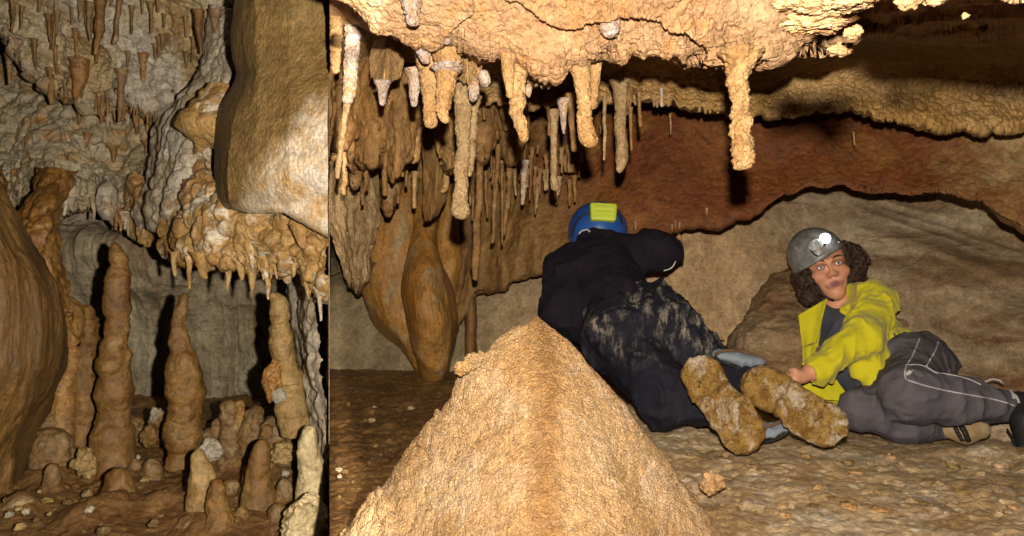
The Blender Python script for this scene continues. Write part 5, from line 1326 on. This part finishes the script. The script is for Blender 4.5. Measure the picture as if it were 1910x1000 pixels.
def make_woman():
    R = empty('person', P(1700, 815, 2.35), 'person in yellow fleece and grey trousers reclining on one side, helmet lamp lit', 'person')
    hc = P(1541.5, 500, 2.72)
    r, u, f = frame(hc, 16, 9, 3)
    Mx = np.stack([r, u, f], 1)
    W = lambda x, y, z: hc+r*x+u*y+f*z
    eyes = [(-.031, .011, .071), (.031, .011, .071)]
    def head(p):
        s = sd_ell(p, W(0, .035, -.025), (.076, .098, .095), Mx)
        s = smin(s, sd_ell(p, W(0, -.055, .025), (.050, .062, .052), Mx), .035)
        s = smin(s, sd_ell(p, W(0, -.100, .050), (.024, .020, .024), Mx), .03)
        for sg in (-1, 1):
            s = smin(s, sd_ell(p, W(sg*.043, -.022, .050), (.026, .024, .026), Mx), .02)
            s = smin(s, sd_cap(p, W(sg*.012, .030, .080), W(sg*.046, .030, .066), .010, .008), .014)
            s = smax(s, -sd_ell(p, W(sg*.031, .010, .091), (.019, .013, .014), Mx), .012)
            s = smin(s, sd_ell(p, W(sg*.011, -.024, .088), (.0085, .008, .010), Mx), .006)
            s = smin(s, sd_cap(p, W(sg*.022, -.030, .070), W(sg*.036, -.062, .052), .007, .006), .022)
        s = smin(s, sd_cap(p, W(0, .018, .081), W(0, -.019, .096), .0065, .0105), .012)
        m = sd_cap(p, W(-.022, -.058, .071), W(.022, -.054, .071), .009, .009)
        s = smin(s, m, .008)
        s = smin(s, sd_cap(p, W(-.017, -.068, .073), W(.017, -.066, .073), .008, .008), .008)
        s = smax(s, -sd_cap(p, W(-.022, -.0615, .087), W(.022, -.060, .087), .0028, .0028), .004)
        for sg in (-1, 1):
            s = smin(s, sd_ell(p, W(sg*.078, 0, -.02), (.010, .03, .018), Mx), .008)
        return s
    bc = [cap(1556, 548, 2.74, .050, 1566, 592, 2.74, .056), cap(1568, 600, 2.76, .085, 1645, 680, 2.62, .10), cap(1645, 680, 2.62, .10, 1705, 700, 2.58, .10), cap(1570, 590, 2.75, .06, 1625, 562, 2.63, .045),
          cap(1625, 562, 2.63, .045, 1612, 640, 2.43, .04), cap(1612, 640, 2.43, .04, 1520, 690, 2.40, .03), cap(1520, 690, 2.40, .027, 1496, 702, 2.385, .020),
          cap(1560, 600, 2.78, .06, 1518, 605, 2.76, .04), cap(1518, 605, 2.76, .04, 1508, 690, 2.76, .035),
          cap(1705, 685, 2.52, .07, 1702, 738, 2.27, .05), cap(1702, 738, 2.27, .05, 1878, 759, 2.27, .03), cap(1675, 750, 2.5, .065, 1616, 769, 2.36, .036), cap(1616, 769, 2.36, .036, 1752, 801, 2.34, .024)]
    fc = [cap(1497, 701, 2.385, .018, 1486, 701, 2.375, .018), cap(1497, 706, 2.385, .016, 1486, 708, 2.375, .016),
          cap(1484, 697, 2.38, .010, 1472, 698, 2.40, .008), cap(1472, 698, 2.40, .008, 1463, 702, 2.42, .007),
          cap(1483, 701, 2.37, .010, 1469, 703, 2.38, .008), cap(1469, 703, 2.38, .008, 1460, 708, 2.40, .007),
          cap(1483, 706, 2.365, .010, 1469, 709, 2.37, .008), cap(1469, 709, 2.37, .008, 1460, 713, 2.39, .007),
          cap(1485, 711, 2.365, .009, 1474, 714, 2.37, .0075), cap(1474, 714, 2.37, .0075, 1466, 717, 2.385, .0065),
          cap(1492, 696, 2.375, .011, 1482, 691, 2.37, .009), cap(1482, 691, 2.37, .009, 1474, 690, 2.38, .0075)]
    fb = usdf(bc, .03); fh = usdf(fc, .007)
    def body(p): return smin(smin(fb(p), fh(p), .012), head(p), .018)
    V, Q = surface(body, hc-np.array([.12, .15, .16]), hc+np.array([.13, .15, .14]), .0034)
    lo, hi = bounds(bc+fc, .03)
    V, Q = surface(body, np.minimum(lo, hc-.16), np.maximum(hi, hc+.16), .0048)
    q = (V-hc)@Mx
    base = np.array([0.60, 0.275, 0.155]); c = np.tile(base, (len(V), 1))
    def blend(w, colr):
        nonlocal c
        c = c*(1-w[:, None])+np.array(colr)*w[:, None]
    isf = (q[:, 2] > 0.02)*1.0
    blend(np.exp(-((np.abs(q[:, 0])-.043)/.02)**2-((q[:, 1]+.022)/.022)**2)*.5*isf, (0.50, 0.16, 0.10))
    blend(np.exp(-(q[:, 0]/.013)**2-((q[:, 1]+.022)/.014)**2)*.6*isf, (0.40, 0.12, 0.085))
    blend(np.clip(1.6-1.3*np.sqrt((q[:, 0]/.029)**2+((q[:, 1]+.0605-.08*q[:, 0])/.0135)**2), 0, 1)*isf*(q[:, 2] > .055), (0.17, 0.032, 0.038))
    for sg in (-1, 1):
        blend(np.exp(-((q[:, 0]-sg*.031)/.017)**2-((q[:, 1]-.012)/.012)**2)*.55*isf, (0.26, 0.10, 0.06))
    mesh_obj('body', V, Q, M['skin'], R, cols=c)
    # eyes and brows
    def ball(nm, c0, rad, mat, par, nseg=16):
        th = np.linspace(0.02, np.pi-.02, nseg)[:, None]; ph = np.linspace(0, 2*np.pi, nseg*2, endpoint=False)[None]
        D = np.stack([np.sin(th)*np.cos(ph), np.sin(th)*np.sin(ph), np.cos(th)+0*ph], -1)
        rad = np.asarray(rad, float)
        G = c0+(D*rad)@Mx.T
        return mesh_obj(nm, G.reshape(-1, 3), grid_faces(nseg, nseg*2, True), M[mat], par)
    for sg in (-1, 1):
        e0 = W(sg*.031, .011, .0705)
        e = ball('eye', e0, (.0122, .0088, .0118), 'eye_white', R)
        g = (f+0.10*r+0.0*u); g /= np.linalg.norm(g)
        ball('iris', e0+g*.0088, (.0054, .0054, .0042), 'iris', e, 12)
        ball('pupil', e0+g*.0122, (.0024, .0024, .0014), 'pupil', e, 10)
        tube('eyelid', [W(sg*.031+x, .011+y, z) for x, y, z in ((-.0145, .000, .0755), (-.008, .0066, .0825), (.001, .0082, .0840), (.009, .0062, .0820), (.0145, .000, .0755))], .0030, M['skin_lid'], R)
        tube('eyelid', [W(sg*.031+x, .011+y, z) for x, y, z in ((-.0140, -.001, .0755), (-.007, -.0070, .0815), (.001, -.0082, .0825), (.009, -.0064, .0810), (.0140, -.001, .0755))], .0022, M['skin_lid'], R)
        tube('eyebrow', [W(sg*x, y, z) for x, y, z in ((.014, .030, .0905), (.030, .038, .0855), (.050, .033, .0725))], [.0022, .0038, .0020], 'brow', R)
    # hair: a curly mass below and beside the helmet
    hcs = [cap(1500, 520, 2.76, .045, 1512, 545, 2.75, .05), cap(1512, 545, 2.75, .045, 1532, 556, 2.76, .025), cap(1497, 508, 2.74, .03, 1506, 530, 2.70, .025),
           cap(1580, 468, 2.77, .036, 1596, 492, 2.77, .040), cap(1596, 492, 2.77, .036, 1592, 518, 2.79, .028), cap(1572, 462, 2.72, .02, 1578, 492, 2.72, .017), cap(1530, 480, 2.82, .07, 1555, 520, 2.82, .06)]
    hf = usdf(hcs, .02)
    def hair(p): return hf(p)+0.016*fbm(p, 26, 4, 621)-0.012*(knobs(p, 46, 622)-.3)
    Hh = garment('hair', hair, *bounds(hcs), .0045, 'hair', R, 'curly dark brown hair sticking out under the helmet')
    rr2 = random.Random(5)
    parts = {0: [], 1: []}
    for i in range(300):
        hi_ = rr2.choice([0, 0, 1, 1, 2, 3, 3, 4, 4, 5]); a, b, ra, rb = hcs[hi_]
        t0 = rr2.random(); c0 = a+(b-a)*t0; rad = ra+(rb-ra)*t0
        dv = np.array([rr2.gauss(0, 1), rr2.gauss(-.7, 1), rr2.gauss(-.1, 1)]); dv /= np.linalg.norm(dv)
        p0 = c0+dv*rad*.85; sd = rr2.random()*6; s1 = rr2.uniform(.006, .012); ln = rr2.uniform(.02, .05)
        dr = dv*.45+np.array([rr2.gauss(0, .5), rr2.gauss(0, .3), -.5]); dr /= np.linalg.norm(dr)
        e1 = np.cross(dr, [0.3, 0.8, 0.1]); e1 /= np.linalg.norm(e1); e2 = np.cross(dr, e1)
        parts[int(hi_ > 2)].append(tube(None, [p0+dr*ln*k/7+e1*s1*math.cos(sd+k*1.3)+e2*s1*math.sin(sd+k*1.3) for k in range(8)], [.0017, .0014, .0008], None, None, 5, 3))
    for g_ in (0, 1):
        V, Fq = join(parts[g_])
        mesh_obj('curls', V, Fq, M['hair'], Hh)
    # shirt
    sc = [cap(1562, 600, 2.755, .095, 1600, 660, 2.66, .115), cap(1590, 690, 2.60, .085, 1640, 705, 2.56, .10)]
    sf = usdf(sc, .04)
    def shirt(p): return smax(sf(p)+folds(p, .006, 9, (1, 1, 1), 631), -sd_cap(p, P(1557, 548, 2.70), P(1545, 606, 2.55), .044, .030), .01)
    garment('shirt', shirt, *bounds(sc), .007, 'shirt', R)
    # fleece jacket
    jc = [cap(1585, 590, 2.75, .115, 1640, 660, 2.62, .125), cap(1600, 575, 2.72, .08, 1632, 566, 2.62, .078), cap(1632, 566, 2.62, .076, 1608, 630, 2.43, .066), cap(1608, 630, 2.43, .066, 1530, 686, 2.39, .048), cap(1622, 650, 2.50, .07, 1628, 704, 2.42, .046), cap(1600, 660, 2.5, .05, 1600, 690, 2.44, .04),
          cap(1640, 660, 2.58, .11, 1640, 690, 2.50, .075), cap(1660, 640, 2.62, .085, 1706, 642, 2.60, .046), cap(1520, 604, 2.75, .05, 1508, 690, 2.74, .052), cap(1552, 572, 2.80, .06, 1600, 560, 2.76, .06),
          cap(1508, 725, 2.66, .05, 1560, 738, 2.62, .042)]
    jf = usdf(jc, .03)
    col_ = [cap(1583, 540, 2.72, .022, 1590, 560, 2.70, .03), cap(1583, 540, 2.72, .02, 1606, 545, 2.80, .03)]
    cfn = usdf(col_, .02)
    def pxd(p, segs):
        X = 955+F*p[..., 0]/p[..., 1]; Y = 500-F*(p[..., 2]-CZ)/p[..., 1]
        best = None
        for (x0, y0, r0, x1, y1, r1) in segs:
            dx, dy = x1-x0, y1-y0; t = np.clip(((X-x0)*dx+(Y-y0)*dy)/(dx*dx+dy*dy), 0, 1)
            s = np.sqrt((X-x0-t*dx)**2+(Y-y0-t*dy)**2)-(r0+(r1-r0)*t)
            best = s if best is None else np.minimum(best, s)
        return best*p[..., 1]/F
    def jacket(p):
        s = smin(jf(p), cfn(p), .015)
        s = np.minimum(s, sd_cap(p, P(1533, 684, 2.392), P(1524, 690, 2.39), .057, .054))
        s = s+folds(p, .0075, 7, (1, 1, 1), 641)+folds(p, .0045, 15, (1.2, 1.2, .8), 642)+0.006*fbm(p, 5, 3, 643)
        sleeve = sd_cap(p, P(1632, 566, 2.62), P(1612, 632, 2.42), .09, .088); sleeve = np.minimum(sleeve, sd_cap(p, P(1612, 632, 2.42), P(1530, 686, 2.39), .088, .065))
        # the open front
        op = pxd(p, [(1556, 566, 11, 1548, 612, 15), (1548, 612, 15, 1532, 690, 14)])
        op = np.maximum(op, p[..., 1]-2.76)
        op2 = np.maximum(pxd(p, [(1556, 706, 5, 1592, 724, 16), (1592, 724, 16, 1604, 742, 10)]), p[..., 1]-2.63)
        op = np.minimum(op, op2)
        op = np.maximum(op, -sleeve)
        s = smax(s, -op, .008)
        s = smax(s, -sd_ell(p, P(1552, 545, 2.68), (.062, .14, .055)), .01)
        return smax(s, -sd_cap(p, P(1518, 692, 2.39), P(1490, 704, 2.38), .034, .034), .006)
    Jk = garment('jacket', jacket, *bounds(jc+col_), .0058, 'fleece', R, 'bright yellow zipped fleece jacket worn open')
    def flap(name, quad, nu, nv, th, mat, par, sd):
        q = np.array(quad, float)                         # four corners, row by row, as X, Y, depth
        u = np.linspace(0, 1, nu)[:, None, None]; v = np.linspace(0, 1, nv)[None, :, None]
        g = (q[0]*(1-v)+q[1]*v)*(1-u)+(q[2]*(1-v)+q[3]*v)*u
        G = PA(g); n = grid_normals(G)
        if (n[..., 1]).mean() > 0: n = -n
        w_ = 0.012*fbm(G, 9, 3, sd)+0.02*np.sin(v[..., 0]*np.pi)*np.ones((nu, nv))
        A_, B_ = G+n*(w_+th)[..., None], G+n*(w_-th)[..., None]
        m = nu*nv; fq = [tuple(f) for f in grid_faces(nu, nv)]; fq = fq+[tuple(i+m for i in f[::-1]) for f in fq]
        ix = np.arange(m).reshape(nu, nv)
        for e in (ix[0], ix[-1][::-1], ix[:, -1], ix[::-1, 0]):
            for i, j in zip(e[:-1], e[1:]): fq.append((i, j, j+m, i+m))
        return mesh_obj(name, np.concatenate([A_.reshape(-1, 3), B_.reshape(-1, 3)]), fq, M[mat], par)
    flap('lapel', [(1488, 588, 2.66), (1543, 557, 2.66), (1497, 650, 2.64), (1522, 640, 2.62)], 24, 16, .004, 'fleece', Jk, 655)
    flap('lapel', [(1497, 648, 2.64), (1523, 638, 2.62), (1498, 705, 2.64), (1512, 705, 2.63)], 20, 10, .004, 'fleece', Jk, 656)
    flap('lapel', [(1479, 716, 2.57), (1556, 704, 2.55), (1488, 742, 2.56), (1588, 748, 2.54)], 18, 26, .004, 'fleece', Jk, 657)
    tube('zip', on(jacket, [(1580, 548), (1576, 572), (1570, 592), (1562, 606)], .001, d0=2.2), .002, 'fleece', Jk)
    tube('hem', on(jacket, [(1648, 712), (1652, 692), (1658, 670), (1668, 652)], .001, d0=2.2), .004, 'fleece', Jk)
    tube('seam', on(jacket, [(1640, 596), (1652, 606), (1664, 616), (1674, 626)], .0005, d0=2.2), .002, 'fleece', Jk)
    tube('emblem', on(jacket, [(1668, 622), (1670, 629), (1675, 630), (1677, 623)], .002, d0=2.2), .0022, 'black', Jk)
    # trousers
    tc = [cap(1712, 684, 2.58, .125, 1696, 678, 2.48, .112), cap(1700, 690, 2.48, .11, 1700, 738, 2.24, .088), cap(1700, 738, 2.24, .088, 1790, 745, 2.24, .074), cap(1790, 745, 2.24, .074, 1885, 760, 2.26, .05),
          cap(1668, 752, 2.48, .10, 1602, 768, 2.33, .063), cap(1602, 768, 2.33, .063, 1690, 790, 2.31, .06), cap(1690, 790, 2.31, .06, 1755, 803, 2.33, .036)]
    tf = usdf(tc, .022)
    def trs(p): return tf(p)+folds(p, .007, 7, (1, 1, 1), 651)+folds(p, .004, 15, (1, 1, 1), 652)
    T = garment('trousers', trs, *bounds(tc), .006, 'grey_trousers', R, 'grey track trousers with pale piping and mud on the knee')
    kw = dict(d0=1.9)
    for line in ([(1716, 630), (1708, 650), (1700, 668), (1690, 682), (1687, 698), (1690, 708)], [(1690, 708), (1720, 718), (1760, 728), (1810, 737), (1850, 744), (1880, 752), (1894, 758)],
                 [(1689, 681), (1710, 680), (1728, 684), (1744, 695), (1775, 699), (1810, 708), (1830, 718)], [(1750, 638), (1746, 652), (1738, 666), (1728, 683)], [(1838, 712), (1850, 707), (1864, 709), (1872, 716)]):
        tube('piping', on(trs, line, .001, **kw), .0024, 'piping', T)
    tube('patch', on(trs, [(1692, 698), (1697, 694), (1703, 691)], .001, **kw), [.006, .007, .002], 'piping', T)
    tube('patch', on(trs, [(1884, 728), (1890, 736), (1892, 744)], .001, **kw), [.002, .006, .005], 'piping', T)
    # shoes
    s1 = [cap(1768, 800, 2.31, .030, 1800, 806, 2.28, .036), cap(1800, 806, 2.28, .036, 1828, 800, 2.27, .030)]
    s1f = usdf(s1, .015)
    S1 = garment('shoe', lambda p: s1f(p)+.003*fbm(p, 30, 3, 7), *bounds(s1), .005, 'shoe_tan', R, 'tan and black shoe tucked under the shin')
    tube('strap', on(s1f, [(1778, 788), (1786, 806), (1796, 822)], -.001, **kw), .007, 'black', S1)
    tube('strap', on(s1f, [(1790, 790), (1800, 806), (1806, 822)], -.001, **kw), .009, 'black', S1)
    s2 = [cap(1901, 748, 2.24, .030, 1911, 784, 2.2, .036), cap(1911, 784, 2.2, .036, 1918, 832, 2.16, .032)]
    s2f = usdf(s2, .015)
    S2 = garment('shoe', lambda p: s2f(p)+.003*fbm(p, 30, 3, 8), *bounds(s2), .005, 'black', R, 'black shoe at the right edge of the photo')
    tube('lace', on(s2f, [(1890, 734), (1897, 741), (1901, 752)], -.001, **kw), .004, 'piping', S2)
    tube('lace', on(s2f, [(1878, 800), (1890, 818), (1894, 846)], -.001, **kw), .003, 'black', S2)
    # helmet
    kc = P(1522, 477, 2.71)
    hr, hu, hf_ = frame(kc, 33, 14, 2)
    Mh = np.stack([hr, hu, hf_], 1)
    def helm(p):
        q = (p-kc)@Mh
        s = np.abs(sd_ell(p, kc, (.097, .106, .118), Mh))-.0035
        rim = smax(sd_ell(p, kc, (.104, .115, .125), Mh), np.abs(q[..., 1]+.012-.0*q[..., 2])-.007, .004)
        rim = smax(rim, -sd_ell(p, kc, (.094, .103, .115), Mh), .003)
        s = smax(s, -(q[..., 1]+.016), .004)
        return smin(s, rim, .006)
    Hm = garment('helmet', helm, kc-.16, kc+.16, .004, 'helmet_grey', R, 'scuffed grey caving helmet with a lit lamp')
    K = lambda x, y, z: kc+hr*x+hu*y+hf_*z
    def hb(nm, c0, rad, mat, par, n=10):
        th = np.linspace(0.02, np.pi-.02, n)[:, None]; ph = np.linspace(0, 2*np.pi, n*2, endpoint=False)[None]
        D = np.stack([np.sin(th)*np.cos(ph), np.sin(th)*np.sin(ph), np.cos(th)+0*ph], -1)
        return mesh_obj(nm, (c0+(D*np.asarray(rad))@Mh.T).reshape(-1, 3), grid_faces(n, n*2, True), M[mat], par)
    def dome(x, y): return K(x, y, .118*math.sqrt(max(0, 1-(x/.097)**2-(y/.106)**2)))
    def at(X, Y, off=0.0): return P(X, Y, hit(helm, X, Y, d0=2.3)-off)
    for (X, Y) in ((1484, 463), (1512, 480), (1492, 499), (1564, 452)):
        hb('rivet', at(X, Y), (.0045,)*3, 'rivet', Hm)
    # lamp: a battered silver reflector plate with the lit bulb beside it
    lc = at(1529, 453, .010)
    def lamp(p):
        q = (p-lc)@Mh
        s = np.sqrt((q[..., 0]/1.55)**2+q[..., 1]**2)-.019
        return smax(s, np.abs(q[..., 2])-.012, .006)+.002*fbm(p, 60, 3, 9)
    Lp = garment('headlamp', lamp, lc-.06, lc+.06, .003, 'black', Hm)
    hb('reflector', at(1522, 457, .022), (.027, .022, .008), 'silver', Lp, 14)
    hb('lens', at(1539, 445, .026), (.019, .019, .009), 'lit', Lp, 14)
    tube('cable', [at(1512, 466, .004), at(1518, 474, .004), at(1526, 478, .004)], .003, 'black', Lp)
    tube('chin_strap', [P(1496, 512, 2.66), P(1512, 530, 2.655), P(1530, 546, 2.64), P(1546, 557, 2.625), P(1556, 560, 2.625)], .0035, 'black', Hm)
M['skin_lid'] = plain('eyelid_skin', (0.34, 0.15, 0.085), 0.55, 0.3)
make_woman()
RPOW, LPOW = 165, 250
QUAD = 0.5
# ================================================================== camera, light
cam = bpy.data.cameras.new('camera'); co = bpy.data.objects.new('camera', cam); COL.objects.link(co)
co.location = (0, 0, CZ); co.rotation_euler = (math.radians(90), 0, 0)
cam.sensor_width = 36; cam.sensor_fit = 'HORIZONTAL'; cam.lens = 36*F/1910; cam.clip_start = 0.02; cam.clip_end = 100
S.camera = co

def flash(name, loc, power, lo, hi, soft, colr=(1.0, 0.92, 0.78), vlo=-0.6, vhi=0.6):
    """a camera flash gun: a small lamp whose reflector throws a rectangular beam (tangents lo..hi across)"""
    l = bpy.data.lights.new(name, 'POINT'); l.energy = power; l.shadow_soft_size = 0.012; l.color = colr
    o = bpy.data.objects.new(name, l); o.location = loc; COL.objects.link(o)
    l.use_nodes = True; t = l.node_tree; t.nodes.clear()
    def n(k): return t.nodes.new(k)
    out = n('ShaderNodeOutputLight'); em = n('ShaderNodeEmission'); t.links.new(em.outputs[0], out.inputs[0])
    g = n('ShaderNodeNewGeometry'); sp = n('ShaderNodeSeparateXYZ'); t.links.new(g.outputs['Normal'], sp.inputs[0])
    def m(op, a, b=0.0):
        k = n('ShaderNodeMath'); k.operation = op
        for v, i in ((a, 0), (b, 1)):
            if isinstance(v, (int, float)): k.inputs[i].default_value = v
            else: t.links.new(v, k.inputs[i])
        return k.outputs[0]
    def edge(v, a, b):
        k = n('ShaderNodeMapRange'); k.interpolation_type = 'SMOOTHSTEP'
        k.inputs[1].default_value = a; k.inputs[2].default_value = b; k.inputs[3].default_value = 0; k.inputs[4].default_value = 1
        t.links.new(v, k.inputs[0]); return k.outputs[0]
    y = m('MAXIMUM', sp.outputs[1], 0.001)
    tx = m('DIVIDE', sp.outputs[0], y); tz = m('DIVIDE', sp.outputs[2], y)
    k = m('MULTIPLY', edge(tx, lo, lo+soft), edge(tx, hi, hi-soft))
    k = m('MULTIPLY', k, edge(tz, vlo, vlo+0.15)); k = m('MULTIPLY', k, edge(tz, vhi, vhi-0.15))
    k = m('MULTIPLY', k, edge(sp.outputs[1], 0.0, 0.05))
    lf = n('ShaderNodeLightFalloff'); lf.inputs[0].default_value = 1.0
    k = m('MULTIPLY', k, m('ADD', m('MULTIPLY', lf.outputs['Linear'], 1-QUAD), m('MULTIPLY', lf.outputs['Quadratic'], QUAD)))
    t.links.new(k, em.inputs['Strength'])
    return o
TP = (614-955)/F
flash('flash_gun', (0.012, 0.0, CZ+0.10), RPOW, TP-0.002, 0.95, 0.012)
flash('flash_gun', (0.11, 0.0, CZ+0.005), LPOW, -0.95, TP-0.010, 0.03)

wd = bpy.data.worlds.new('World'); S.world = wd; wd.use_nodes = True
wd.node_tree.nodes['Background'].inputs[0].default_value = (0.9, 0.7, 0.5, 1); wd.node_tree.nodes['Background'].inputs[1].default_value = 0.012
S.view_settings.view_transform = 'Standard'; S.view_settings.look = 'None'; S.view_settings.exposure = 0; S.view_settings.gamma = 1
